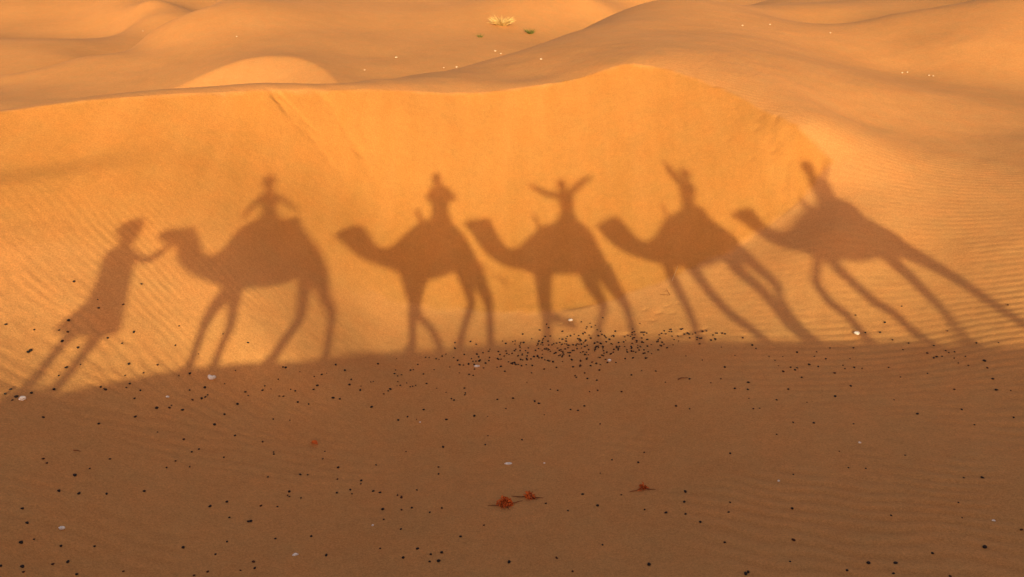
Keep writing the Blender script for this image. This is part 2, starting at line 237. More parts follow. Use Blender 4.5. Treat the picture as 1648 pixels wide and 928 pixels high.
def sand_height(x, y):
    z, slip, soft = terrain_parts(x, y)
    out = 1 - slip                                    # ripples live on the wind-blown sand, not on the slip face
    rough_left = np.maximum(out, soft)
    n1 = vnoise(x * 0.9, y * 0.9, 1); n2 = vnoise(x * 2.3 + 7, y * 2.3, 2); n3 = vnoise(x * 0.35, y * 0.35, 3)
    tau = 2 * np.pi
    ripple_shade = np.zeros_like(x)                         # painted shading of the ripples: crests lighter, troughs darker
    inlit = sstep(6.5, 8.0, y)
    # right flank: long straight ripples across the view
    wr = sstep(2.2, 4.2, x) * sstep(7.2, 9.8, y - 0.12 * (6 - x)) * sstep(24, 16, y) * out
    f = y + 0.25 * x + 0.06 * (x - 6) * (y - 10) + 0.05 * n1 + 0.02 * n2
    amp = 0.0056 * sstep(13.5, 9.5, y) + 0.0027
    rp = wr * (0.75 + 0.5 * n3 + 0.25 * n2) * ripple_profile(tau * f / 0.155)
    z = z + amp * rp; ripple_shade = ripple_shade + 0.5 * rp
    # left slope: fine slanting broken ripples above, scalloped ones at its foot
    wl = sstep(-1.4, -3.4, x) * sstep(6.6, 7.6, y) * sstep(14.0, 11.2, y - 0.25 * x - 1.5) * rough_left
    n4 = vnoise(x * 5, y * 5, 8); n5 = vnoise(x * 1.7 + 2, y * 1.7, 21)
    f = y + 0.12 * (y - 7.3) * (x + 6) + 0.25 * x + 0.06 * n1 + 0.035 * n2 + 0.012 * n4
    gate = sstep(-0.3, 0.7, n5 + 0.5 * n2)
    low = sstep(9.9, 8.6, y - 0.1 * (x + 5))
    ripple_shade = ripple_shade + 0.35 * wl * (1 - 0.75 * low) * sstep(-3.2, -5.0, x) * gate * ripple_profile(tau * f / 0.145)
    z = z + wl * (1 - 0.75 * low) * sstep(-3.2, -5.0, x) * (0.0020 + 0.0034 * gate) * ripple_profile(tau * f / 0.145)
    f = y + 0.12 * (y - 7.3) * (x + 6) + 0.25 * x + 0.16 * n5 + 0.11 * n2 + 0.05 * n4
    gate = 0.15 + 0.75 * sstep(-0.5, 0.5, vnoise(x * 2.1 + 5, y * 2.1, 22))
    saw = (f / 0.20) % 1.0
    saw = np.where(saw < 0.72, saw / 0.72, (1 - saw) / 0.28)
    z = z + wl * low * 0.0115 * sstep(7.2, 8.4, y + 0.25 * (x + 4)) * gate * sstep(0, 1, saw)
    # bench across the upper left slope
    ax, ay, bx, by = TER['bench']; ln = math.hypot(bx - ax, by - ay); ux, uy = (bx - ax) / ln, (by - ay) / ln
    al = (x - ax) * ux + (y - ay) * uy; v = (x - ax) * uy - (y - ay) * ux
    z = z + 0.10 * sstep(-0.32, 0.36, v) * sstep(2.2, 0.5, v) * sstep(ln + 0.5, ln - 1.6, al) * sstep(-9, -6, al) * sstep(-4.0, -5.2, x)
    # dune back between the brink and the skyline of the first dune
    wb = sstep(15.5, 18.0, y) * sstep(34, 26, y) * sstep(-2.0, 1.0, x) * out
    f = 0.89 * x - 0.46 * y + 0.06 * n1 + 0.03 * n2
    z = z + wb * 0.0016 * (0.7 + 0.6 * n3) * ripple_profile(tau * f / 0.24)
    # valley in front: faint ripples in the shade
    wf = sstep(3.0, 4.0, y) * sstep(9.4, 7.4, y)
    f = 0.44 * x * sstep(-6, 1, x) + 0.9 * y + 0.12 * n1 + 0.06 * n2
    gate = sstep(-0.25, 0.75, vnoise(x * 0.7 + 11, y * 0.9, 6) + 0.5 * n2 + 0.25 * sstep(0, 3, x))
    z = z + wf * (0.0040 + 0.0050 * sstep(0, 3, x)) * gate * ripple_profile(tau * f / 0.19)
    ripple_shade = ripple_shade + wf * gate * (0.30 + 0.22 * sstep(0, 3, x)) * ripple_profile(tau * f / 0.19)
    # gentle lumps and trodden sand
    z = z + (0.012 * n1 + 0.006 * n2) * out * sstep(60, 20, y)
    z = z + 0.004 * vnoise(x * 6, y * 6, 9) * out * sstep(4, 6, y) * sstep(12.5, 10.5, y)
    # the slip face: runnels of slid sand going straight down it
    q = vnoise(x * 1.6 + 0.10 * y, y * 0.05, 12) + 0.6 * vnoise(x * 4.1 + 0.3 * y, y * 0.16, 13)
    z = z + slip * (0.017 * q + 0.010 * vnoise(x * 0.5, y * 0.5, 14)) + slip * sstep(3.0, 5.0, x) * 0.010 * q
    for ax, ay, bx, by, wd, dp in TER['tracks']:
        ex, ey = bx - ax, by - ay
        tt = np.clip(((x - ax) * ex + (y - ay) * ey) / (ex * ex + ey * ey), 0, 1)
        dd = np.hypot(x - ax - tt * ex, y - ay - tt * ey) + 0.03 * n2
        z = z - dp * np.exp(-(dd / wd) ** 2) * (1 - 0.5 * tt) * (0.7 + 0.6 * vnoise(x * 7, y * 7, 31))
    for ax, ay, wd, dp in TER['dents']:
        z = z - dp * np.exp(-((x - ax) ** 2 + (1.6 * (y - ay)) ** 2) / (wd * wd))
    return z, slip, ripple_shade


xs = graded(-420, 420, -7.2, 9.2, 0.034, 1.022)
ys = graded(-120, 900, 5.6, 16.5, 0.026, 1.013)
X, Y = np.meshgrid(xs, ys)
Z = np.empty_like(X); SL = np.empty_like(X); RS = np.empty_like(X)
for i in range(0, len(ys), 64):
    sl = slice(i, i + 64)
    z_, s_, RS[sl] = sand_height(X[sl], Y[sl])
    Z[sl] = fade_far(X[sl], Y[sl], z_); SL[sl] = s_
ny, nx = X.shape
me = bpy.data.meshes.new('sand_dunes')
me.vertices.add(nx * ny)
me.vertices.foreach_set('co', np.stack([X, Y, Z], -1).astype(np.float32).ravel())
idx = np.arange(nx * ny, dtype=np.int32).reshape(ny, nx)
quads = np.stack([idx[:-1, :-1], idx[:-1, 1:], idx[1:, 1:], idx[1:, :-1]], -1).reshape(-1)
nf = quads.size // 4
me.loops.add(quads.size); me.loops.foreach_set('vertex_index', quads)
me.polygons.add(nf)
me.polygons.foreach_set('loop_start', np.arange(0, quads.size, 4, dtype=np.int32))
me.polygons.foreach_set('use_smooth', np.ones(nf, bool))
me.update(calc_edges=True)
at = me.attributes.new('slipface', 'FLOAT', 'POINT'); at.data.foreach_set('value', SL.astype(np.float32).ravel())

at = me.attributes.new('painted_ripple_shade', 'FLOAT', 'POINT'); at.data.foreach_set('value', RS.astype(np.float32).ravel())


def ground(x, y):
    """height of the finished sand at a point"""
    i = min(max(np.searchsorted(xs, x) - 1, 0), nx - 2); j = min(max(np.searchsorted(ys, y) - 1, 0), ny - 2)
    u = (x - xs[i]) / (xs[i + 1] - xs[i]); v = (y - ys[j]) / (ys[j + 1] - ys[j])
    return float((Z[j, i] * (1 - u) + Z[j, i + 1] * u) * (1 - v) + (Z[j + 1, i] * (1 - u) + Z[j + 1, i + 1] * u) * v)


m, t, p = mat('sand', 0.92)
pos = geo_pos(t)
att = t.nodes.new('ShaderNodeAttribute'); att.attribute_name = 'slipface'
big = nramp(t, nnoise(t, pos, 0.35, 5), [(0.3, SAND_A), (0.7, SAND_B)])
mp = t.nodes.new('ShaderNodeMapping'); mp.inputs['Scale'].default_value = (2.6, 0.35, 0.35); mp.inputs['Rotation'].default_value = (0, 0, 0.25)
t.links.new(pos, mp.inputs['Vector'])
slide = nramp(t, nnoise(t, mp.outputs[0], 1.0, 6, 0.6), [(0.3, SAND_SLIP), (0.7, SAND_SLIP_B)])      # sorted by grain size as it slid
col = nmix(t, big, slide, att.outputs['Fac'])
ca = t.nodes.new('ShaderNodeAttribute'); ca.attribute_name = 'painted_ripple_shade'
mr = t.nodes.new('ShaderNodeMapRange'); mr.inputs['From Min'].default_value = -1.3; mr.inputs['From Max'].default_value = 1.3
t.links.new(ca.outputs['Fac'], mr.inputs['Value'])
col = nmix(t, col, nramp(t, mr.outputs[0], [(0.0, (0.87, 0.86, 0.86)), (1.0, (1.13, 1.14, 1.14))]), 1.0, 'MULTIPLY')  # ripple light and shade multiplied into the sand colour
tint = nramp(t, nnoise(t, pos, 2.2, 5, 0.6), [(0.3, (1.04, 0.985, 0.95)), (0.7, (0.965, 1.015, 1.03))])   # redder and paler grains drift apart
col = nmix(t, col, tint, 1.0, 'MULTIPLY')
for sc, am, de in ((1.7, 0.04, 4), (9.0, 0.06, 6), (38.0, 0.14, 3), (85.0, 0.16, 2)):
    v = nramp(t, nnoise(t, pos, sc, de, 0.65), [(0.28, (1 - am,) * 3), (0.72, (1 + am,) * 3)])
    col = nmix(t, col, v, 1.0, 'MULTIPLY')
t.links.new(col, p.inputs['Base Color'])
p.inputs['Specular IOR Level'].default_value = 0.1
h1 = nnoise(t, pos, 36.0, 5, 0.7)
h2 = nnoise(t, pos, 7.0, 4, 0.5)
nrm = nbump(t, h2, 0.45, 0.018)
nrm = nbump(t, h1, 0.75, 0.008, nrm)
t.links.new(nrm, p.inputs['Normal'])
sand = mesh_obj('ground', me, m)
tag(sand, 'orange sand dunes with rippled slopes and a smooth slip face', 'sand', kind='structure')

CARAVAN = [dict(body=[[-4.288,5.697,-0.025,0.066,0.055],[-4.196,5.697,-0.038,0.119,0.085],[-4.055,5.658,-0.026,0.17,0.105],[-3.969,5.614,0.061,0.216,0.115],[-3.882,5.473,0.1,0.186,0.115],[-3.79,5.319,0.074,0.148,0.12],[-3.66,5.218,0.029,0.15,0.15],[-3.508,5.192,-0.004,0.203,0.21],[-3.4,5.213,-0.028,0.297,0.27],[-3.306,5.268,-0.061,0.401,0.31],[-3.147,5.342,-0.099,0.48,0.33],[-2.87,5.365,-0.102,0.543,0.34],[-2.599,5.35,-0.059,0.517,0.34],[-2.442,5.338,-0.05,0.452,0.32],[-2.293,5.184,-0.032,0.351,0.29],[-2.126,5.018,-0.029,0.329,0.23],[-2.02,4.821,-0.004,0.224,0.13]],legs=[[[-3.217,4.882,0.134],[-3.421,4.563,0.09],[-3.489,4.301,0.062],[-3.535,4.033,0.055],[-3.563,3.876,0.061]],[[-3.169,4.876,0.112],[-3.146,4.55,0.081],[-3.142,4.342,0.068],[-3.227,4.065,0.059],[-3.286,3.823,0.065]],[[-2.27,4.854,0.141],[-2.278,4.636,0.092],[-2.269,4.292,0.079],[-2.382,4.105,0.076],[-2.512,3.924,0.074]],[[-2.101,4.826,0.133],[-2.001,4.558,0.094],[-1.851,4.263,0.075],[-1.836,4.008,0.058],[-1.825,3.782,0.066]]],tail=[[-2.034,5.047,0.027],[-1.955,4.78,0.018],[-1.917,4.577,0.022]],handle=[],bag=[[-2.568,5.818,0.1],[-2.484,5.724,0.101]]),dict(body=[[-1.903,5.536,-0.013,0.035,0.055],[-1.779,5.527,-0.009,0.126,0.085],[-1.607,5.472,0.007,0.252,0.105],[-1.451,5.388,0.008,0.304,0.115],[-1.291,5.236,-0.008,0.246,0.115],[-1.142,5.109,-0.038,0.191,0.12],[-0.959,5.039,-0.037,0.191,0.15],[-0.796,5.037,-0.035,0.279,0.21],[-0.636,5.091,-0.026,0.41,0.27],[-0.472,5.123,-0.015,0.497,0.31],[-0.275,5.174,-0.008,0.568,0.33],[-0.05,5.204,0.024,0.585,0.34],[0.177,5.22,0.055,0.552,0.34],[0.376,5.166,0.04,0.424,0.32],[0.537,5.022,0.057,0.339,0.29],[0.673,4.846,0.055,0.279,0.23],[0.781,4.733,0.031,0.201,0.13]],legs=[[[-0.584,4.747,0.175],[-0.553,4.468,0.126],[-0.487,4.24,0.114],[-0.512,4.04,0.097],[-0.511,3.785,0.078],[-0.507,3.611,0.087]],[[-0.312,4.732,0.169],[-0.391,4.425,0.106],[-0.454,4.135,0.108],[-0.353,3.964,0.072],[-0.164,3.805,0.067],[0.019,3.647,0.072]],[[0.511,4.763,0.2],[0.587,4.348,0.11],[0.606,4.169,0.087],[0.473,3.9,0.076],[0.368,3.697,0.073],[0.333,3.597,0.084]],[[0.71,4.76,0.189],[0.82,4.499,0.149],[0.924,4.241,0.116],[0.932,4.029,0.088],[0.907,3.814,0.078],[0.865,3.613,0.086]]],tail=[[0.834,4.898,0.025],[1.038,4.7,0.018],[1.291,4.565,0.03],[1.3,4.456,0.025]],handle=[[-0.296,5.73,0.064],[-0.379,5.937,0.064]],bag=[]),dict(body=[[0.59,5.678,-0.01,0.039,0.055],[0.717,5.632,0.01,0.134,0.085],[0.866,5.544,0.047,0.247,0.105],[1.038,5.445,0.085,0.345,0.115],[1.155,5.269,0.064,0.302,0.115],[1.283,5.108,0.027,0.235,0.12],[1.444,4.988,-0.001,0.184,0.15],[1.644,4.996,0.005,0.213,0.21],[1.84,5.068,0.039,0.34,0.27],[2.046,5.13,0.062,0.456,0.31],[2.276,5.177,0.086,0.487,0.33],[2.526,5.212,0.096,0.506,0.34],[2.789,5.23,0.125,0.517,0.34],[2.95,5.141,0.142,0.457,0.32],[3.07,5.022,0.13,0.355,0.29],[3.183,4.868,0.095,0.239,0.23],[3.257,4.756,0.055,0.123,0.13]],legs=[[[2.024,4.765,0.17],[2.004,4.402,0.141],[1.975,4.154,0.128],[1.97,3.955,0.088],[1.887,3.696,0.081]],[[2.121,4.767,0.153],[2.025,4.277,0.115],[2.025,4.03,0.109],[2.254,3.949,0.049],[2.415,3.923,0.046]],[[2.935,4.788,0.188],[2.924,4.559,0.157],[2.995,4.374,0.123],[3.038,4.197,0.091],[2.92,4.001,0.061],[2.732,3.736,0.065]],[[3.178,4.797,0.193],[3.272,4.604,0.165],[3.369,4.408,0.125],[3.428,4.215,0.094],[3.416,4.028,0.072],[3.341,3.789,0.077]]],tail=[[3.321,4.913,0.051],[3.397,4.694,0.037],[3.412,4.513,0.047]],handle=[[2.118,5.649,0.04],[2.059,5.856,0.041]],bag=[]),dict(body=[[3.295,5.62,-0.008,0.044,0.055],[3.433,5.599,0.047,0.181,0.085],[3.585,5.568,0.081,0.291,0.105],[3.694,5.492,0.078,0.318,0.115],[3.821,5.361,0.046,0.263,0.115],[3.959,5.24,0.022,0.205,0.12],[4.118,5.175,0.018,0.179,0.15],[4.293,5.229,0.052,0.273,0.21],[4.468,5.352,0.105,0.447,0.27],[4.647,5.408,0.125,0.507,0.31],[4.853,5.445,0.153,0.549,0.33],[5.083,5.463,0.173,0.558,0.34],[5.23,5.397,0.151,0.453,0.34],[5.374,5.349,0.132,0.335,0.32],[5.545,5.31,0.128,0.246,0.29],[5.65,5.216,0.135,0.19,0.23],[5.698,5.111,0.122,0.141,0.13]],legs=[[[4.428,5.007,0.139],[4.386,4.776,0.1],[4.41,4.571,0.103],[4.422,4.379,0.088],[4.417,4.158,0.072],[4.379,3.956,0.065],[4.324,3.838,0.066]],[[4.803,5.043,0.165],[4.825,4.796,0.119],[4.887,4.571,0.097],[4.946,4.374,0.098],[5.057,4.173,0.092],[5.181,4.051,0.084],[5.29,3.936,0.095]],[[5.579,5.199,0.149],[5.514,4.956,0.136],[5.608,4.75,0.111],[5.688,4.574,0.103],[5.726,4.333,0.088],[5.772,4.119,0.095],[5.911,3.96,0.095]],[[5.73,5.206,0.154],[5.809,4.988,0.112],[5.918,4.742,0.086],[5.876,4.565,0.062],[5.839,4.335,0.07],[5.876,4.096,0.081],[5.977,3.965,0.095]]],tail=[[5.831,5.274,0.03],[5.86,5.091,0.022],[5.847,4.914,0.029]],handle=[[4.653,5.888,0.037],[4.634,6.064,0.037]],bag=[[5.22,5.898,0.165],[5.287,5.825,0.164]]),dict(body=[[5.79,5.9,-0.007,0.03,0.055],[5.893,5.909,0.028,0.098,0.083],[6.032,5.9,0.054,0.171,0.103],[6.138,5.818,0.064,0.217,0.113],[6.219,5.672,0.054,0.182,0.115],[6.305,5.54,0.05,0.14,0.119],[6.407,5.473,0.061,0.146,0.139],[6.544,5.491,0.077,0.192,0.185],[6.717,5.592,0.135,0.313,0.242],[6.862,5.628,0.213,0.445,0.289],[7.027,5.632,0.247,0.48,0.318],[7.253,5.673,0.275,0.49,0.334],[7.435,5.651,0.272,0.481,0.34],[7.533,5.554,0.207,0.378,0.335],[7.71,5.518,0.194,0.296,0.315],[7.88,5.461,0.188,0.226,0.283],[8.006,5.381,0.152,0.152,0.224],[8.077,5.332,0.098,0.08,0.13]],legs=[[[6.757,5.271,0.088],[6.586,5.001,0.062],[6.479,4.801,0.073],[6.485,4.645,0.077],[6.509,4.487,0.081],[6.606,4.375,0.081],[6.636,4.187,0.073],[6.635,4.021,0.082]],[[6.917,5.301,0.116],[6.877,5.078,0.103],[6.949,4.889,0.094],[7.033,4.7,0.094],[7.108,4.532,0.091],[7.214,4.457,0.084],[7.264,4.277,0.078],[7.316,4.12,0.091]],[[7.771,5.365,0.158],[7.752,5.159,0.133],[7.816,5.022,0.111],[7.831,4.846,0.098],[7.841,4.649,0.08],[7.828,4.489,0.057],[7.765,4.316,0.049],[7.712,4.176,0.056]],[[8.003,5.41,0.196],[8.129,5.295,0.168],[8.237,5.187,0.139],[8.335,5.018,0.11],[8.396,4.836,0.094],[8.421,4.661,0.084],[8.435,4.535,0.079],[8.457,4.417,0.079],[8.476,4.289,0.089]]],tail=[[8.189,5.432,0.034],[8.235,5.278,0.025],[8.228,5.132,0.033]],handle=[[7.062,6.049,0.059],[7.087,6.204,0.051]],bag=[[7.625,6.02,0.191],[7.677,5.965,0.191]])]

RIDERS = [dict(torso=[[-2.932,5.884,0.119],[-2.951,6.004,0.086],[-2.976,6.172,0.096],[-2.994,6.297,0.124],[-3.013,6.424,0.054]],head=[-3.045,6.588,0.082],arms=[[[-3.09,6.333,0.064],[-3.191,6.157,0.062],[-3.318,5.939,0.051]],[[-2.9,6.329,0.059],[-2.756,6.21,0.059],[-2.548,6.03,0.049]]]),dict(torso=[[0.102,5.748,0.194],[0.085,5.943,0.143],[0.11,6.208,0.184],[0.105,6.37,0.186],[0.083,6.492,0.094]],head=[0.049,6.63,0.133],arms=[[[-0.042,6.357,0.078],[-0.138,6.223,0.084],[0.005,6.533,0.066]],[[0.263,6.355,0.083],[0.401,6.219,0.089],[0.112,6.547,0.069]]]),dict(torso=[[2.724,5.732,0.184],[2.767,5.965,0.107],[2.784,6.204,0.143],[2.775,6.299,0.147],[2.763,6.381,0.081]],head=[2.745,6.505,0.116],arms=[[[2.669,6.285,0.083],[2.389,6.326,0.086],[2.031,6.518,0.073]],[[2.895,6.327,0.072],[3.067,6.491,0.073],[3.407,6.728,0.074]]]),dict(torso=[[5.062,5.919,0.151],[5.108,6.121,0.098],[5.15,6.352,0.11],[5.186,6.522,0.11],[5.201,6.615,0.078]],head=[5.227,6.749,0.098],arms=[[[5.108,6.522,0.081],[5.017,6.723,0.081],[4.907,7.041,0.069]],[[5.261,6.509,0.054],[5.221,6.326,0.051],[5.078,6.171,0.051]]]),dict(torso=[[7.393,6.08,0.144],[7.488,6.305,0.136],[7.493,6.501,0.147],[7.475,6.626,0.153],[7.43,6.727,0.133]],head=[7.389,6.855,0.118],arms=[[[7.431,6.588,0.068],[7.417,6.414,0.063],[7.389,6.244,0.061]],[[7.545,6.588,0.054],[7.678,6.79,0.057],[7.82,7.021,0.082]]])]

GUIDE = dict(robe=[[-4.675,5.499,-0.173,0.025,0.055],[-4.691,5.35,-0.172,0.014,0.115],[-4.655,5.061,-0.174,0.018,0.174],[-4.648,4.85,-0.191,0.024,0.322],[-4.693,4.66,-0.261,0.051,0.324],[-4.728,4.521,-0.31,0.068,0.13]],head=[[-4.667,5.617,0.066],[-4.683,5.716,0.074]],turban=[[-4.825,5.791,-0.023,0.024,0.055],[-4.735,5.797,-0.06,0.108,0.115],[-4.661,5.835,-0.057,0.114,0.27],[-4.594,5.893,-0.039,0.082,0.34],[-4.55,5.953,-0.016,0.029,0.13]],legs=[[[-4.801,4.721,0.094],[-4.866,4.522,0.069],[-4.95,4.287,0.059],[-5.004,4.046,0.058]],[[-4.598,4.693,0.092],[-4.618,4.442,0.079],[-4.682,4.218,0.061],[-4.779,4.008,0.063]]],arms=[[[-4.558,5.469,0.054],[-4.484,5.412,0.055],[-4.357,5.368,0.057],[-4.228,5.465,0.055],[-4.178,5.534,0.054]],[[-4.793,5.502,0.061],[-4.794,5.259,0.052],[-4.68,5.032,0.04]]])

PELLETS = [[-4.358,4.969],[-4.483,5.255],[-4.624,5.421],[-4.159,5.15],[-3.971,5.309],[-4.022,4.993],[-3.896,4.889],[-4.247,4.567],[-4.176,4.686],[-3.032,5.673],[-2.658,5.674],[-3.03,7.29],[-3.124,7.841],[-3.109,7.799],[-3.622,7.497],[-4.036,7.136],[-4.052,6.943],[-3.965,7.41],[-3.925,7.517],[-4.14,7.619],[-3.673,8.027],[-2.677,7.45],[-2.591,7.467],[-2.672,6.954],[-2.698,6.975],[-2.536,6.955],[-2.7,7.052],[-2.515,8.044],[-2.499,7.871],[-2.264,7.704],[-2.213,7.442],[-1.977,5.902],[-2.915,6.349],[-2.935,6.338],[-3.142,6.344],[-2.91,6.672],[-3.009,5.916],[-3.083,5.296],[-4.03,6.372],[-4.26,6.103],[-4.579,5.88],[-4.44,5.953],[-4.978,6.323],[-4.556,6.747],[-4.963,7.331],[-5.413,7.084],[-4.746,7.726],[-4.434,7.593],[-3.964,8.13],[-3.939,8.419],[-3.338,8.569],[-3.124,8.609],[-3.858,8.697],[-3.772,8.906],[-3.826,8.955],[-4.236,8.59],[-4.226,8.651],[-4.265,8.54],[-4.511,8.191],[-4.511,8.126],[-4.628,8.041],[-4.375,8.186],[-4.882,8.035],[-5.022,8.15],[-5.016,8.235],[-5.215,7.996],[-5.193,7.99],[-5.253,7.999],[-4.879,8.205],[-3.242,9.162],[-3.177,9.155],[-2.946,9.288],[-2.913,9.379],[-3.101,8.972],[-2.951,8.987],[-2.661,9.239],[-2.563,9.247],[-3.61,9.05],[-3.596,9.119],[-4.097,8.955],[-4.293,8.747],[-4.431,8.586],[-5.797,7.2],[-5.811,7.296],[-5.748,7.46],[-5.61,7.66],[-4.596,6.437],[-4.623,6.227],[-3.268,6.615],[-3.389,6.457],[-2.222,6.224],[-3.335,5.659],[-4.33,5.082],[-2.728,5.501],[-2.612,5.571],[-0.973,6.781],[-1.54,6.838],[-1.199,6.878],[-1.191,7.299],[-1.728,7.234],[-1.638,7.206],[-2.008,7.232],[-1.968,7.144],[-1.908,7.381],[-1.917,7.456],[-1.798,7.852],[-0.962,7.704],[-1.361,7.123],[-1.262,6.425],[-0.578,6.305],[-0.325,6.533],[-1.028,6.065],[-0.874,5.973],[-0.759,6.008],[-0.873,5.859],[-1.163,5.915],[-1.435,6.061],[-0.781,5.872],[-0.031,5.845],[0.992,6.124],[1.428,5.738],[0.412,7.006],[0.668,6.84],[0.873,7.18],[1.03,6.914],[1.333,7.942],[1.664,7.832],[1.792,6.667],[-0.346,8.68],[-0.375,8.448],[-0.959,8.382],[-0.564,9.197],[-0.367,9.182],[-0.228,9.641],[0.018,9.68],[0.352,9.578],[0.413,9.519],[0.721,9.852],[1.337,9.76],[1.69,9.647],[1.095,9.361],[0.988,9.247],[0.883,9.29],[2.41,9.087],[-1.548,9.093],[-1.336,9.317],[-1.669,8.985],[-2.095,9.21],[-0.941,9.664],[-0.898,9.62],[-0.734,9.825],[-0.759,9.962],[-0.742,9.775],[-1.038,9.832],[-1.195,9.931],[-1.369,10.065],[-1.686,10.054],[-1.578,9.958],[-1.535,9.997],[-1.773,9.946],[-1.905,9.796],[-1.929,9.736],[-1.98,9.624],[-2.329,9.59],[-2.222,9.882],[-2.188,9.914],[-2.499,9.644],[-2.505,9.797],[-0.972,9.086],[-2.563,9.247],[-2.262,7.705],[4.106,5.423],[3.722,5.352],[3.64,5.216],[4.587,5.415],[2.799,5.553],[2.958,5.9],[3.259,5.329],[4.095,5.098],[2.361,5.471],[2.331,5.451],[2.124,6.418],[2.471,6.538],[2.046,6.855],[2.106,7.066],[2.277,5.994],[4.031,6.076],[5.033,6.543],[5.204,6.498],[4.726,7.178],[4.187,7.002],[4.019,7.068],[3.386,7.09],[3.14,6.441],[2.832,7.761],[4.026,8.153],[3.793,8.243],[4.489,8.027],[5.333,8.091],[5.233,8.502],[5.857,8.031],[6.261,7.655],[5.805,7.659],[4.56,8.785],[4.86,8.993],[3.437,9.016],[3.414,8.725],[3.496,8.713],[3.488,9.257],[3.549,9.437],[3.319,9.323],[3.022,9.55],[2.585,8.975],[2.739,9.727],[3.787,8.88],[4.029,9.126],[6.499,8.514],[6.427,8.292],[3.485,5.391],[-6.459,8.334],[-6.181,8.421],[-5.958,8.554],[-5.868,8.587],[-5.929,8.755],[-5.86,8.417],[-5.767,9.241],[-5.708,9.114],[-6.107,9.36],[-5.419,9.804],[-5.495,9.35],[-5.249,9.019],[-4.78,9.146],[-4.818,9.443],[-4.28,9.61],[-4.499,9.191],[-3.941,9.627],[-5.469,8.757],[-5.306,8.774],[-5.684,8.423],[-6.081,8.062],[-6.075,8.099],[-5.668,8.07],[-5.563,8.199],[-5.676,7.904],[-5.14,8.531],[-4.954,8.5],[-4.865,8.723],[-5.106,8.332],[-5.616,7.666],[-5.917,7.378],[-5.907,7.265],[-5.812,7.29],[-3.416,9.467],[-3.379,9.475],[-2.774,10.008],[-2.632,9.97],[-2.904,9.635],[-4.509,8.848],[5.558,10.631],[5.894,10.338],[6.234,10.574],[6.562,9.799],[7.453,9.94],[5.559,10.219],[5.752,10.151],[5.84,9.925],[6.009,9.774],[6.272,9.571],[6.734,9.355],[5.272,9.929],[4.966,10.042],[3.428,10.534],[3.895,10.442],[3.922,10.336],[3.568,10.24],[2.832,10.418],[3.055,10.239],[4.049,10.073],[4.106,9.959],[4.241,10.014],[4.477,10.068],[4.677,9.895],[4.813,9.794],[5.132,9.696],[6.111,9.433],[6.135,9.292],[6.18,9.303],[6.241,9.28],[6.34,9.385],[6.414,9.297],[6.621,8.934],[6.333,9.031],[4.647,9.639],[4.542,9.718],[4.263,9.714],[4.348,9.673],[4.302,9.63],[4.125,9.632],[4.325,9.413],[4.793,9.395],[4.967,9.464],[5.098,9.452],[5.186,9.398],[5.553,9.016],[5.894,8.97],[6.5,8.52],[6.426,8.293],[4.858,8.989],[4.568,8.791],[3.489,9.251],[3.318,9.318],[3.335,9.946],[3.019,9.552],[2.744,9.733],[-0.925,10.852],[-0.88,10.718],[-0.818,10.714],[-1.043,10.641],[-1.14,11.047],[-1.292,10.882],[-1.243,10.869],[-1.295,10.533],[-1.416,10.921],[-1.479,10.927],[-1.584,10.697],[-1.682,10.504],[-1.638,10.524],[-1.923,10.461],[-1.919,10.319],[-1.858,10.258],[-1.804,10.317],[-2.222,10.544],[-1.455,10.379],[-0.869,10.449],[-0.704,10.408],[-0.636,10.377],[-0.666,10.847],[-0.615,10.849],[-0.56,10.85],[-0.393,10.866],[-0.119,10.493],[0.009,10.744],[0.106,10.718],[0.323,10.423],[1.025,10.251],[1.041,10.196],[1.184,10.295],[1.213,10.12],[1.353,10.047],[1.904,10.065],[2.077,10.155]]

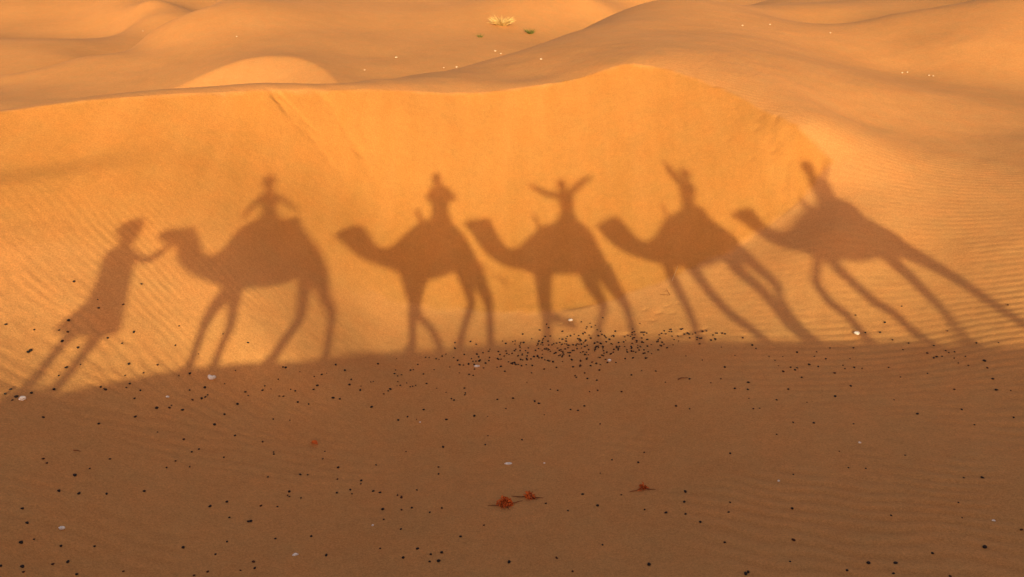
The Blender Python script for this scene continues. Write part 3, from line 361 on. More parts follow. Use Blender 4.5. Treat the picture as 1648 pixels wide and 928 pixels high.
DRIFT = [[0.352,11.542],[0.958,10.993],[2.489,10.995],[0.636,11.409],[2.005,10.59],[1.586,11.45],[0.16,10.67],[1.523,11.615],[1.181,11.494],[0.544,11.307],[0.438,10.976],[1.19,11.305],[1.667,10.807],[-0.608,11.082],[0.141,11.171],[-0.208,11.069],[1.211,11.209],[0.065,11.224],[0.016,11.481],[1.528,11.421],[2.504,10.866],[-0.998,10.945],[0.003,11.096],[1.348,11.731],[0.99,11.215],[2.347,11.303],[2.098,11.322],[0.891,11.422],[2.813,10.908],[3.805,10.674],[2.142,10.812],[0.565,11.175],[2.74,11.085],[1.454,11.092],[1.928,11.133],[1.069,11.044],[1.384,11.368],[2.279,11.344],[-0.111,11.43],[2.322,11.11],[0.155,11.449],[1.746,11.366],[-0.187,10.92],[-0.104,11.176],[1.249,11.251],[1.149,10.687],[0.685,11.567],[-0.825,11.061],[0.846,11.051],[0.733,11.307],[0.439,11.307],[1.434,11.207],[1.3,10.506],[1.828,11.505],[3.122,10.914],[0.181,10.865],[1.281,11.302],[0.545,11.469],[1.268,10.766],[0.873,10.997],[3.307,11.062],[1.539,11.17],[0.052,11.397],[1.216,10.971],[0.648,11.135],[2.028,10.948],[2.183,10.91],[1.715,10.506],[1.925,10.992],[2.061,11.278],[0.851,10.874],[1.879,10.591],[1.296,11.573],[3.319,10.773],[0.051,10.733],[1.331,11.679],[0.783,11.316],[3.01,11.12],[0.968,11.224],[0.838,11.453],[1.453,10.751],[1.966,11.291],[-0.051,11.066],[0.457,11.344],[-0.626,10.579],[2.29,11.262],[2.192,10.693],[0.798,10.924],[1.115,11.195],[1.131,10.525],[3.571,10.882],[0.143,11.286],[1.272,10.951],[2.361,10.932],[0.26,10.984],[1.461,10.507],[1.264,11.538],[0.066,10.713],[0.67,11.845],[0.594,11.154],[2.587,11.226],[1.947,10.807],[0.461,11.206],[3.118,10.719],[2.173,10.943],[2.501,11.049],[1.161,11.397],[1.253,11.133],[2.592,10.752],[1.009,10.745],[-1.2,10.976],[2.276,11.619],[-0.06,10.815],[0.982,11.499],[0.837,11.325],[2.024,10.906],[0.946,11.356],[1.15,10.691],[1.608,10.871],[1.108,11.547],[0.44,10.946],[1.386,11.38],[-0.576,10.998],[0.872,11.257],[0.871,11.043],[1.538,10.779],[2.214,10.699],[2.145,11.115],[1.171,10.955],[0.887,10.953],[2.541,11.187],[-0.733,10.746],[1.245,10.881],[-0.249,10.637],[2.062,11.062],[0.849,11.101],[1.065,11.215],[-0.016,10.762],[1.199,11.088],[1.415,11.831],[1.837,11.133],[0.92,11.111],[0.147,10.882],[0.472,11.431],[0.274,11.087],[2.088,11.187],[-0.448,10.784],[0.044,10.782],[1.203,11.339],[0.521,11.006],[2.231,11.075],[2.205,10.519],[1.039,11.509],[0.058,11.5],[0.535,11.381],[-0.246,10.934],[3.389,10.766],[1.803,10.903],[3.154,10.879],[1.366,11.487],[1.182,11.353],[0.458,11.37],[1.204,11.218],[2.253,11.356],[1.012,10.524],[1.254,10.726],[2.444,10.733],[2.109,11.396],[0.954,11.26],[-0.503,11.132],[-0.169,11.515],[1.48,11.096],[0.482,11.447],[0.644,11.281],[0.789,11.162],[0.751,11.017],[1.807,10.932],[0.507,11.344],[1.731,11.109],[1.261,11.909],[1.562,10.646],[2.03,10.969],[1.302,11.56],[2.239,11.176],[1.79,10.981],[1.516,10.802],[0.702,11.277],[0.284,11.247],[3.074,11.035],[2.516,10.844],[2.016,10.811],[0.102,11.012],[3.005,11.106],[1.21,11.335],[1.631,11.394],[3.017,11.055],[-0.478,10.618],[2.292,10.901],[1.844,11.14],[0.979,10.892],[2.218,10.796],[1.495,11.226],[1.005,10.765],[2.835,11.067],[0.69,10.741],[2.014,10.839],[-0.236,11.165],[0.665,11.083],[-0.639,10.731],[1.562,10.938],[-0.09,11.1],[2.762,11.301],[1.559,10.858],[0.459,10.895],[0.851,10.729],[1.817,10.97],[3.388,10.789],[2.722,11.238],[0.509,10.888],[2.243,11.04],[2.143,11.305],[1.517,11.435],[1.637,11.211],[0.525,11.133],[3.245,11.063],[0.556,10.815],[0.739,10.561],[1.488,11.053],[1.579,10.541],[1.946,10.884],[1.573,11.553],[0.241,10.701],[2.13,10.897],[1.966,11.182],[1.648,11.337],[1.701,11.271],[0.996,10.98],[0.866,10.922],[1.734,10.941],[2.748,11.287],[-0.547,10.883],[2.201,10.536],[2.045,10.806],[0.247,10.912],[2.026,11.32],[0.236,11.163],[1.655,11.946],[1.316,11.027],[1.041,11.038],[1.783,11.346],[1.712,11.129],[0.179,11.065],[2.922,11.246],[-0.633,11.406],[3.383,10.913],[1.199,11.368],[0.193,11.713],[1.425,11.007],[-0.995,11.243],[0.409,11.152],[1.479,10.734],[2.704,10.813],[2.756,11.227],[0.607,10.787],[1.563,11.066],[-1.011,11.432],[2.036,10.936],[0.923,11.273],[-0.694,10.935],[2.319,10.643],[1.305,11.167],[0.01,10.773],[3.123,11.055],[1.563,11.044],[0.635,11.965],[0.824,10.937],[-0.387,11.245],[1.794,11.027],[0.956,11.346],[1.165,11.216],[0.968,11.143],[1.338,10.613],[-0.386,10.98],[0.558,11.517],[0.131,11.337],[1.79,11.369],[1.265,11.133],[2.077,10.765],[0.253,10.867],[1.123,11.082],[0.979,10.878],[-0.132,11.021],[2.536,11.08],[3.435,10.951],[1.486,11.236],[0.553,11.512],[0.629,11.174],[0.324,10.878],[2.948,11.253],[2.145,10.982],[1.425,10.337],[2.545,10.95],[1.501,11.752],[2.123,11.225],[1.436,11.057],[2.222,10.536],[2.277,10.721],[0.973,10.98],[2.145,11.405],[3.458,10.941],[-0.189,10.663],[3.534,10.914],[1.427,11.713],[0.533,10.526],[1.941,10.818],[2.565,10.878],[0.905,11.681],[1.776,11.379],[1.136,10.555],[1.837,11.017],[1.297,10.87],[2.307,11.343],[1.397,10.559],[2.104,11.231],[0.503,11.799],[0.341,10.66],[1.189,11.391],[0.6,11.19],[1.135,11.233],[0.375,10.949],[2.948,11.093],[0.621,10.77],[-0.408,11.179],[0.819,11.085],[0.957,11.43],[1.627,11.428],[-0.74,11.49],[2.133,11.486],[1.713,10.85],[2.139,11.073],[0.629,11.126],[0.595,11.57],[2.655,11.191],[3.18,10.875],[0.728,11.002],[2.644,11.29],[0.206,11.434],[1.415,10.963],[1.297,11.336],[0.635,10.769],[2.467,10.991],[-0.23,10.912],[1.554,10.995],[3.104,10.849],[0.15,11.399],[2.752,10.973],[2.225,11.053],[0.175,11.032],[3.003,10.936],[0.045,11.179]]

CRUMBS = [[2.291,10.084],[-2.152,7.141],[6.346,9.315],[1.209,9.745],[-3.629,5.113],[-4.131,4.627],[-1.615,9.94],[-0.842,6.888],[4.645,5.888],[2.373,9.727],[-1.827,10.052],[-3.366,9.012],[6.409,8.93],[3.503,8.023],[0.483,9.191],[2.004,6.604],[-1.458,8.236],[6.341,9.16],[4.735,6.119],[4.062,7.436],[6.558,8.218],[4.155,8.731],[2.54,6.723],[-0.094,9.383],[-3.865,7.104],[5.011,5.561],[6.946,9.214],[0.24,10.134],[4.748,9.997],[-4.915,6.275],[-3.312,9.02],[-4.019,9.199],[6.01,8.497],[-1.82,9.921],[0.476,5.915],[-4.351,8.452],[1.34,7.108],[-3.187,9.51],[5.52,9.306],[-4.079,4.891],[5.877,9.658],[-3.437,9.26],[3.194,9.632],[-3.505,9.095],[0.607,9.903],[-3.323,8.036],[-1.96,10.839],[7.165,8.744],[6.573,8.777],[1.277,8.851],[1.561,6.756],[-2.339,9.699],[-2.847,9.71],[-1.415,7.169],[-2.995,5.391],[-1.41,9.043],[-2.738,6.716],[4.109,9.801],[-2.989,9.531],[-0.979,7.876],[6.473,9.128],[1.78,8.055],[-2.578,6.115],[1.144,7.634],[0.629,5.683],[-4.611,8.739],[-1.492,6.62],[4.98,9.568],[-1.316,6.829],[0.141,8.558]]

SPOTS = dict(heart=[-4.266,8.94],a=[-5.746,7.287],b=[-4.274,5.37],c=[-2.295,5.873],d=[-0.05,7.972],e=[-0.584,10.671],f=[1.071,12.004],g=[1.621,10.591],h=[5.434,10.228],i=[-4.596,8.305],j=[-4.724,31.35],k=[0.817,21.431],l=[-5.494,28.418],m=[-2.646,29.532],n=[-2.153,29.712],o=[-0.725,33.274],p=[-0.478,32.865],q=[9.512,28.822],r=[8.177,27.698],s=[11.527,28.175],t=[12.198,23.776],u=[12.381,23.839],v=[12.816,23.349],w=[12.898,23.247],x=[-11.905,33.563],y=[-22.185,46.791],z=[-1.351,8.978],ba=[4.36,7.561],bb=[3.185,7.004],bc=[4.873,5.76],bd=[0.432,7.948],be=[-1.986,7.922],g1=[-0.503,39.533],g2=[0.892,38.499],g3=[-1.496,36.617],clump1=[-0.09,6.975],clump2=[0.222,7.142],clump3=[1.614,7.212],leaf=[-2.678,8.181],twig1=[-4.862,6.669],twig2=[2.655,9.75],straw=[3.047,12.57],sprig=[2.849,12.257],wchip=[-1.594,6.496])


# ------------------------------------------------------------------ builders for bodies
SY = Vector((SUN_DIR.x / SUN_DIR.y, 1.0, SUN_DIR.z / SUN_DIR.y))
YC = -0.45                                            # the line the caravan walks along, on top of the ridge


def add_rings(bm, rings):
    """closed loft through rings of points"""
    V = [[bm.verts.new(p) for p in r] for r in rings]
    n = len(V[0])
    for a, b in zip(V, V[1:]):
        for i in range(n):
            bm.faces.new((a[i], a[(i + 1) % n], b[(i + 1) % n], b[i]))
    for r, flip in ((V[0], True), (V[-1], False)):
        c = bm.verts.new(sum((v.co for v in r), Vector()) / n)
        for i in range(n):
            f = (r[i], r[(i + 1) % n], c)
            bm.faces.new(f[::-1] if flip else f)


def dome(center, vecs, a, b, n):
    return [center + a * math.cos(2 * math.pi * i / n) + b * math.sin(2 * math.pi * i / n) for i in range(n)]


def smooth_path(P, R, sub=5):
    """Catmull-Rom through points and radii"""
    out, rad = [], []
    P = [Vector(p) for p in P]
    for i in range(len(P) - 1):
        p0 = P[max(i - 1, 0)]; p1 = P[i]; p2 = P[i + 1]; p3 = P[min(i + 2, len(P) - 1)]
        for k in range(sub):
            t = k / sub
            out.append(0.5 * ((2 * p1) + (p2 - p0) * t + (2 * p0 - 5 * p1 + 4 * p2 - p3) * t * t + (3 * p1 - p0 - 3 * p2 + p3) * t ** 3))
            rad.append(R[i] + (R[i + 1] - R[i]) * t)
    out.append(P[-1]); rad.append(R[-1])
    return out, rad


def add_tube(bm, P, R, n=10, sub=5, flat=1.0, cap=True):
    P, R = smooth_path(P, R, sub)
    rings = []
    up = None
    for i, p in enumerate(P):
        d = (P[min(i + 1, len(P) - 1)] - P[max(i - 1, 0)]).normalized()
        if up is None:
            up = d.orthogonal().normalized()
        up = (up - d * up.dot(d)).normalized()
        side = d.cross(up)
        if i == 0 and cap:
            for s_, q in ((0.35, 0.85), (0.7, 0.55)):
                pass
            rings.append(dome(p - d * R[i] * 0.75, None, up * R[i] * 0.5, side * R[i] * 0.5 * flat, n))
        rings.append(dome(p, None, up * R[i], side * R[i] * flat, n))
        if i == len(P) - 1 and cap:
            rings.append(dome(p + d * R[i] * 0.75, None, up * R[i] * 0.5, side * R[i] * 0.5 * flat, n))
    add_rings(bm, rings)


def add_ball(bm, c, r, scale=(1, 1, 1), sub=2):
    bmesh.ops.create_icosphere(bm, subdivisions=sub, radius=1.0,
                               matrix=Matrix.Translation(c) @ Matrix.Diagonal((r * scale[0], r * scale[1], r * scale[2], 1)))


def welded(name, bm, voxel, material, parent=None, smooth=6):
    """one continuous skin around all pieces of bm"""
    bmesh.ops.recalc_face_normals(bm, faces=bm.faces)
    me = bpy.data.meshes.new(name); bm.to_mesh(me); bm.free()
    tmp = bpy.data.objects.new(name + '_draft', me); C.objects.link(tmp)
    r = tmp.modifiers.new('r', 'REMESH'); r.mode = 'VOXEL'; r.voxel_size = voxel
    s = tmp.modifiers.new('s', 'SMOOTH'); s.iterations = smooth; s.factor = 0.5
    dg = bpy.context.evaluated_depsgraph_get()
    out = bpy.data.meshes.new_from_object(tmp.evaluated_get(dg))
    bpy.data.objects.remove(tmp); bpy.data.meshes.remove(me)
    out.name = name
    out.polygons.foreach_set('use_smooth', [True] * len(out.polygons))
    out.materials.clear()
    return mesh_obj(name, out, material, parent)


FUR = [two_tone('camel_fur_' + k, a, b, 5, 0.95, 0.01, 60) for k, a, b in
       (('tan', (0.34, 0.21, 0.11), (0.25, 0.15, 0.075)), ('pale', (0.46, 0.33, 0.20), (0.36, 0.24, 0.13)),
        ('brown', (0.20, 0.11, 0.055), (0.14, 0.075, 0.04)))]
SKIN = two_tone('skin', (0.36, 0.20, 0.13), (0.30, 0.16, 0.10), 6, 0.6)
CLOTH = {k: two_tone('cloth_' + k, c, tuple(v * 0.75 for v in c), 9, 0.95, 0.004, 50) for k, c in
         dict(blue=(0.05, 0.11, 0.30), white=(0.66, 0.63, 0.57), red=(0.36, 0.05, 0.04), teal=(0.04, 0.20, 0.20),
              sand=(0.42, 0.33, 0.22), black=(0.03, 0.03, 0.035), denim=(0.07, 0.10, 0.17), ochre=(0.45, 0.24, 0.05)).items()}
DARK = two_tone('dark_iron', (0.05, 0.045, 0.04), (0.03, 0.03, 0.03), 20, 0.5)
EYE_M = two_tone('eye', (0.012, 0.008, 0.006), (0.02, 0.012, 0.008), 20, 0.2)


def P3(q, k=0.0):
    """a point of the caravan plane, moved k metres towards the valley along the sunbeam"""
    return Vector((q[0], YC, q[1])) + SY * k


def make_camel(d, label, fur, cloth):
    st = d['body']
    base = Vector((sum(l[-1][0] for l in d['legs']) / 4, YC, 0)); base.z = ground(base.x, YC)
    root = empty('camel', base)
    tag(root, label, 'camel', 'camels of the caravan on the ridge')
    bm = bmesh.new()
    n = 20; rings = []
    for i, (cx, cz, hx, hz, lat) in enumerate(st):
        c = P3((cx, cz)) - base; h = Vector((hx, 0, hz)); l = Vector((0, lat, 0))
        if i == 0:
            nx = Vector((st[1][0] - cx, 0, st[1][1] - cz)).normalized()
            rings.append(dome(c - nx * 0.03, None, h * 0.5, l * 0.5, n))
        rings.append(dome(c, None, h, l, n))
    c = P3(st[-1]) - base
    rings.append(dome(c + Vector((0.06, 0, -0.01)), None, Vector((st[-1][2], 0, st[-1][3])) * 0.6, Vector((0, st[-1][4] * 0.6, 0)), n))
    add_rings(bm, rings)
    for k, leg in enumerate(d['legs']):
        off = 0.16 if k % 2 == 0 else -0.16
        pts = [P3(q, off) - base for q in leg]; rad = [q[2] * 0.96 for q in leg]
        g = ground(pts[-1].x + base.x, pts[-1].y + base.y) - base.z
        pts[-1].z = min(pts[-1].z, g + 0.08) if pts[-1].z - g < 0.35 else pts[-1].z
        add_tube(bm, pts, rad, 12)
        foot = pts[-1]
        add_ball(bm, foot + Vector((-0.04, 0, -0.03)), 0.095, (1.25, 1.0, 0.5))
    pts = [P3(q) - base for q in d['tail']]; rad = [max(q[2], 0.013) for q in d['tail']]
    add_tube(bm, pts, rad, 8)
    # ears, brow and lips
    a = P3(st[3]) - base; up = Vector((st[3][2], 0, st[3][3]))
    for s in (-1, 1):
        e = a + up * 0.75 + Vector((0, s * 0.09, 0))
        add_tube(bm, [e, e + Vector((0.02, s * 0.035, 0.03)), e + Vector((0.05, s * 0.05, 0.05))], [0.022, 0.024, 0.008], 8, 3)
        b = P3(st[2]) - base + Vector((st[2][2], 0, st[2][3])) * 0.55
        add_ball(bm, b + Vector((0, s * 0.085, 0)), 0.035, (1.4, 0.8, 0.8))
    body = welded('body', bm, 0.022, fur, root)
    for s in (-1, 1):
        be = bmesh.new()
        b = P3(st[2]) - base + Vector((st[2][2], 0, st[2][3])) * 0.45
        add_ball(be, b + Vector((-0.01, s * 0.103, 0)), 0.018)
        bm_obj('eye', be, EYE_M, body)
    # woven saddle blanket over the hump
    bs = bmesh.new(); m_ = 14; grid_o, grid_i = [], []
    sel = st[9:15]
    for j, (cx, cz, hx, hz, lat) in enumerate(sel):
        c = P3((cx, cz)) - base; h = Vector((hx, 0, hz)); l = Vector((0, lat, 0))
        ro, ri = [], []
        for i in range(m_ + 1):
            t = math.radians(-12) + math.radians(204) * i / m_
            dirv = h * math.sin(t) + l * math.cos(t)
            ro.append(bs.verts.new(c + dirv * 1.0 + dirv.normalized() * 0.018)); ri.append(bs.verts.new(c + dirv * 0.97))
        grid_o.append(ro); grid_i.append(ri)
    for j in range(len(sel) - 1):
        for i in range(m_):
            bs.faces.new((grid_o[j][i], grid_o[j][i + 1], grid_o[j + 1][i + 1], grid_o[j + 1][i]))
            bs.faces.new((grid_i[j][i], grid_i[j + 1][i], grid_i[j + 1][i + 1], grid_i[j][i + 1]))
        for i in (0, m_):
            bs.faces.new((grid_o[j][i], grid_o[j + 1][i], grid_i[j + 1][i], grid_i[j][i]))
    for j in (0, len(sel) - 1):
        for i in range(m_):
            bs.faces.new((grid_o[j][i], grid_i[j][i], grid_i[j][i + 1], grid_o[j][i + 1]))
    bmesh.ops.recalc_face_normals(bs, faces=bs.faces)
    sad = bm_obj('saddle_blanket', bs, cloth, root)
    if d.get('bag'):
        bb = bmesh.new(); q = d['bag'][0]
        add_ball(bb, P3(q) - base, q[2], (1.0, 2.2, 1.0), 3)
        bm_obj('saddle_bag', bb, CLOTH['ochre'], sad)
    if d['handle']:
        bh = bmesh.new()
        p, q = P3(d['handle'][0]) - base, P3(d['handle'][1]) - base
        r0 = max(0.014, min(d['handle'][0][2] * 0.8, 0.05))
        add_tube(bh, [p - Vector((0, 0, 0.12)), p, q], [r0, r0, r0], 8)
        add_tube(bh, [q + Vector((0, -0.09, 0)), q, q + Vector((0, 0.09, 0))], [r0 * 0.9] * 3, 8)
        bm_obj('saddle_handle', bh, DARK, sad)
    return root


def add_hand(bm, wrist, d, side, size=1.0, curl=0.35):
    """palm, four bent fingers and a thumb growing from the wrist in direction d"""
    d = d.normalized(); side = (side - d * side.dot(d)).normalized(); nrm = d.cross(side)
    add_tube(bm, [wrist, wrist + d * 0.045 * size, wrist + d * 0.09 * size], [0.026 * size, 0.036 * size, 0.034 * size], 10, 3, 0.55)
    for k, ln in enumerate((0.068, 0.078, 0.072, 0.056)):
        p0 = wrist + d * 0.075 * size + side * (0.030 - 0.02 * k) * size
        p1 = p0 + (d + nrm * curl * 0.4).normalized() * ln * 0.55 * size
        p2 = p1 + (d + nrm * curl * 1.6).normalized() * ln * 0.5 * size
        add_tube(bm, [p0, p1, p2], [0.0095 * size, 0.009 * size, 0.0075 * size], 8, 3)
    t0 = wrist + d * 0.03 * size + side * 0.028 * size
    t1 = t0 + (d * 0.6 + side).normalized() * 0.035 * size
    add_tube(bm, [t0, t1, t1 + (d + side * 0.25 + nrm * curl).normalized() * 0.032 * size], [0.013 * size, 0.011 * size, 0.009 * size], 8, 3)


def add_head(bm, c, r, face, s=1.0):
    """skull, jaw, nose, brow, lips and ears; face is the direction looked at"""
    f = face.normalized(); sd = Vector((0, 0, 1)).cross(f).normalized(); up = f.cross(sd)
    prof = [(-1.15, 0.30, 0.55), (-0.95, 0.45, 0.72), (-0.6, 0.62, 0.86), (-0.15, 0.72, 0.95), (0.3, 0.76, 0.98), (0.65, 0.68, 0.86), (0.95, 0.42, 0.55), (1.08, 0.15, 0.2)]
    add_rings(bm, [dome(c + up * z * r + f * (0.12 if z < 0 else 0) * r, None, f * b * r, sd * a * r, 16) for z, a, b in prof])
    add_tube(bm, [c + f * 0.86 * r + up * 0.12 * r, c + f * 1.15 * r - up * 0.22 * r, c + f * 0.95 * r - up * 0.30 * r], [0.09 * r, 0.14 * r, 0.10 * r], 8, 3)
    add_tube(bm, [c + f * 0.86 * r + up * 0.18 * r - sd * 0.4 * r, c + f * 0.98 * r + up * 0.2 * r, c + f * 0.86 * r + up * 0.18 * r + sd * 0.4 * r], [0.09 * r] * 3, 8, 3)
    add_tube(bm, [c + f * 0.82 * r - up * 0.58 * r - sd * 0.24 * r, c + f * 0.95 * r - up * 0.58 * r, c + f * 0.82 * r - up * 0.58 * r + sd * 0.24 * r], [0.07 * r] * 3, 8, 3)
    for q in (-1, 1):
        e = c + sd * q * 0.76 * r - f * 0.05 * r
        add_tube(bm, [e - up * 0.2 * r, e + sd * q * 0.12 * r, e + up * 0.25 * r - f * 0.05 * r], [0.1 * r, 0.13 * r, 0.12 * r], 8, 3)
    return f, sd, up


def eyes(parent, c, r, f, sd, up):
    for q in (-1, 1):
        be = bmesh.new(); add_ball(be, c + f * 0.85 * r + sd * q * 0.3 * r + up * 0.02 * r, 0.12 * r)
        bm_obj('eye', be, EYE_M, parent)


def hair_cap(parent, c, r, f, sd, up, m, name='hair'):
    bh = bmesh.new()
    prof = [(-0.35, 0.70, 0.55), (0.1, 0.82, 0.80), (0.5, 0.83, 0.95), (0.85, 0.62, 0.75), (1.1, 0.35, 0.42), (1.2, 0.1, 0.12)]
    add_rings(bh, [dome(c + up * z * r - f * (0.32 if z < 0.3 else 0.1) * r, None, f * b * r, sd * a * r, 16) for z, a, b in prof])
    bm_obj(name, bh, m, parent)


def make_rider(d, label, face, shirt, trousers, cap, cap_name, long_sleeve=True):
    tor = d['torso']; hx, hz, hr = d['head']
    hip = P3(tor[0])
    root_pos = hip.copy()
    L = lambda q, k=0.0: P3(q, k) - root_pos
    hr_ = max(0.115, min(0.13, hr)) if d is not RIDERS[4] else 0.14
    head_c = L((hx, hz))
    body = bmesh.new(); sh = bmesh.new(); tr = bmesh.new()
    add_head(body, head_c, hr_, face)
    chest = L(tor[3])
    add_tube(body, [chest, L(tor[4]), head_c - Vector((0, 0, hr_ * 0.6))], [0.08, 0.065, 0.06], 10)
    # torso
    rings = []
    TOR = [(tor[i][0], tor[i][1], max(0.11, min(tor[i][2] * 1.18, 0.24))) for i in range(len(tor))]
    for i, (x, z, r) in enumerate(TOR[:4]):
        lat = (0.17, 0.12, 0.13, 0.12)[i]
        rings.append((L((x, z)), r, lat))
    for b_, k in ((body, 0.9), (sh, 1.0)):
        rr = [dome(c, None, Vector((r * k, 0, 0)), Vector((0, lat * k, 0)), 18) for c, r, lat in rings]
        c, r, lat = rings[-1]
        rr.append(dome(c + Vector((0, 0, 0.06)), None, Vector((r * 0.55 * k, 0, 0)), Vector((0, lat * 0.6 * k, 0)), 18))
        add_rings(b_, rr)
    for a_i, arm in enumerate(d['arms']):
        pts = [L(q, 0.05 if d is RIDERS[1] and i > 0 else 0.0) for i, q in enumerate(arm)]
        if d is RIDERS[1]: pts[-1] = pts[-1] + SY * 0.11
        dv = pts[2] - pts[1]
        if dv.length > 0.22: pts[2] = pts[2] - dv.normalized() * 0.12
        dv = pts[2] - pts[1]
        w0 = 0.66 if d is RIDERS[0] else 0.62 if d is RIDERS[4] else 1.0
        add_tube(body, pts, [0.060 * w0, 0.050 * w0, 0.038 * w0], 12)
        side = Vector((0, 1, 0)) if abs(dv.normalized().y) < 0.8 else Vector((1, 0, 0))
        add_hand(body, pts[2], dv, side, 1.0, 0.35)
        end = pts[2] - dv * 0.04 if long_sleeve else pts[1] + dv * 0.1
        mid = pts[1]
        add_tube(sh, [pts[0], mid, end] if long_sleeve else [pts[0], (pts[0] + mid) / 2, end], [0.078 * w0, 0.072 * w0, 0.060 * w0], 12)
    for s in (-1, 1):
        h0 = Vector((0, s * 0.10, 0.0)); kn = Vector((-0.24, s * 0.37, -0.22)); an = Vector((-0.06, s * 0.42, -0.60)); toe = an + Vector((-0.17, s * 0.02, -0.05))
        add_tube(body, [h0, kn, an], [0.09, 0.058, 0.04], 12)
        add_tube(body, [an + Vector((0.03, 0, -0.03)), an + Vector((-0.06, 0, -0.05)), toe], [0.04, 0.045, 0.03], 10, 4, 0.9)
        add_tube(tr, [h0, kn, an + Vector((0, 0, 0.06))], [0.105, 0.075, 0.06], 12)
    add_ball(tr, Vector((0, 0, 0.02)), 0.17, (0.9, 1.0, 0.7))
    o = welded('person', body, 0.0085, SKIN, None, 3)
    o.location = root_pos
    tag(o, label, 'person', 'riders on the camels')
    welded('shirt', sh, 0.012, shirt, o, 4)
    welded('trousers', tr, 0.012, trousers, o, 4)
    f = face.normalized(); sd = Vector((0, 0, 1)).cross(f).normalized(); up = f.cross(sd)
    eyes(o, head_c, hr_, f, sd, up)
    hair_cap(o, head_c, hr_, f, sd, up, cap, cap_name)
    return o


def make_guide(d):
    rb = d['robe']; legs = d['legs']
    fx = (legs[0][-1][0] + legs[1][-1][0]) / 2
    base = Vector((fx, YC, ground(fx, YC)))
    L = lambda q, k=0.0: P3(q, k) - base
    body = bmesh.new(); robe = bmesh.new()
    tb = d['turban']
    hc = L((d['head'][1][0], d['head'][1][1])); hr = 0.115
    face = Vector((1.0, 0.35, -0.05))
    add_head(body, hc, hr, face)
    sh_c = L(((rb[0][0]), rb[0][1]))
    add_tube(body, [sh_c, L(d['head'][0]), hc - Vector((0, 0, hr * 0.6))], [0.08, 0.06, 0.055], 10)
    for b_, k in ((body, 0.8), (robe, 1.0)):
        rr = []
        for i, (cx, cz, hx, hz, _) in enumerate(rb):
            hx, hz = hx * 1.10, hz * 1.10; c = L((cx, cz)); lat = (0.15, 0.17, 0.17, 0.19, 0.22, 0.24)[i]
            if i == 0:
                rr.append(dome(c + Vector((0, 0, 0.075)), None, Vector((hx, 0, hz)) * 0.45 * k, Vector((0, lat * 0.45 * k, 0)), 20))
            rr.append(dome(c, None, Vector((hx, 0, hz)) * k, Vector((0, lat * k, 0)), 20))
        add_rings(b_, rr if b_ is robe else rr[:5])
    for i, leg in enumerate(legs):
        off = 0.08 if i == 0 else -0.08
        pts = [L(q, off) for q in leg]; g = ground(pts[-1].x + base.x, pts[-1].y + base.y) - base.z
        if pts[-1].z - g < 0.3: pts[-1].z = g + 0.05
        add_tube(body, pts, [max(q[2] * 0.95, 0.045) for q in leg], 12)
        add_tube(body, [pts[-1] + Vector((-0.05, 0, -0.01)), pts[-1] + Vector((0.06, 0.03, -0.015)), pts[-1] + Vector((0.17, 0.05, -0.025))], [0.04, 0.042, 0.028], 10, 4)
    for i, arm in enumerate(d['arms']):
        pts = [L(q, 0.06 if i else 0.0) for q in arm]
        add_tube(body, pts, [0.058, 0.05, 0.044, 0.038, 0.034][:len(pts)], 12)
        add_hand(body, pts[-1], pts[-1] - pts[-2], Vector((0, 1, 0)), 1.0, 0.6)
        k = len(pts) - (1 if i == 0 else 0)
        add_tube(robe, pts[:k], [q[2] * 1.0 for q in arm][:k], 12)
    o = welded('person', body, 0.0085, SKIN, None, 3)
    o.location = base
    tag(o, 'camel guide on foot in a blue robe and turban reaching back to the first camel', 'person')
    welded('robe', robe, 0.014, CLOTH['blue'], o, 4)
    bt = bmesh.new(); rr = []
    for i, (cx, cz, hx, hz, _) in enumerate(tb):
        rr.append(dome(L((cx, cz)), None, Vector((hx, 0, hz)) * 1.22, Vector((0, (0.11, 0.16, 0.17, 0.14, 0.08)[i], 0)), 18))
    add_rings(bt, rr); welded('turban', bt, 0.012, CLOTH['white'], o, 3)
    f = face.normalized(); sd = Vector((0, 0, 1)).cross(f).normalized(); up = f.cross(sd)
    eyes(o, hc, hr, f, sd, up)
    return o


# ------------------------------------------------------------------ the caravan whose shadows fall on the slip face
CAMEL_LABELS = ['tan camel at the head of the caravan held by the walking guide',
                'pale camel second in the caravan carrying the rider who takes the picture',
                'brown camel third in the caravan carrying the rider with both arms spread',
                'tan camel fourth in the caravan carrying the rider with one arm raised',
                'pale camel at the tail of the caravan carrying the leaning rider']
for d, lab, fur, cl in zip(CARAVAN, CAMEL_LABELS, (0, 1, 2, 0, 1), ('red', 'teal', 'ochre', 'blue', 'red')):
    make_camel(d, lab, FUR[fur], CLOTH[cl])
FWD = Vector((-1, 0.15, 0)); VAL = Vector((-0.1, 1, -0.25))
make_rider(RIDERS[0], 'rider in a white shirt on the first camel, arms held out at the sides', VAL, CLOTH['white'], CLOTH['denim'], CLOTH['black'], 'hair')
make_rider(RIDERS[1], 'rider in a sand coloured jacket on the second camel holding a phone to the eyes', VAL, CLOTH['sand'], CLOTH['black'], CLOTH['teal'], 'head_scarf')
make_rider(RIDERS[2], 'rider in a red shirt on the third camel with both arms spread wide', VAL, CLOTH['red'], CLOTH['denim'], CLOTH['black'], 'hair')
make_rider(RIDERS[3], 'rider in a teal shirt on the fourth camel with one arm raised', VAL, CLOTH['teal'], CLOTH['sand'], CLOTH['black'], 'hair')
make_rider(RIDERS[4], 'rider in an ochre shirt leaning forward on the last camel, one arm up', VAL, CLOTH['ochre'], CLOTH['denim'], CLOTH['black'], 'hair')
make_guide(GUIDE)

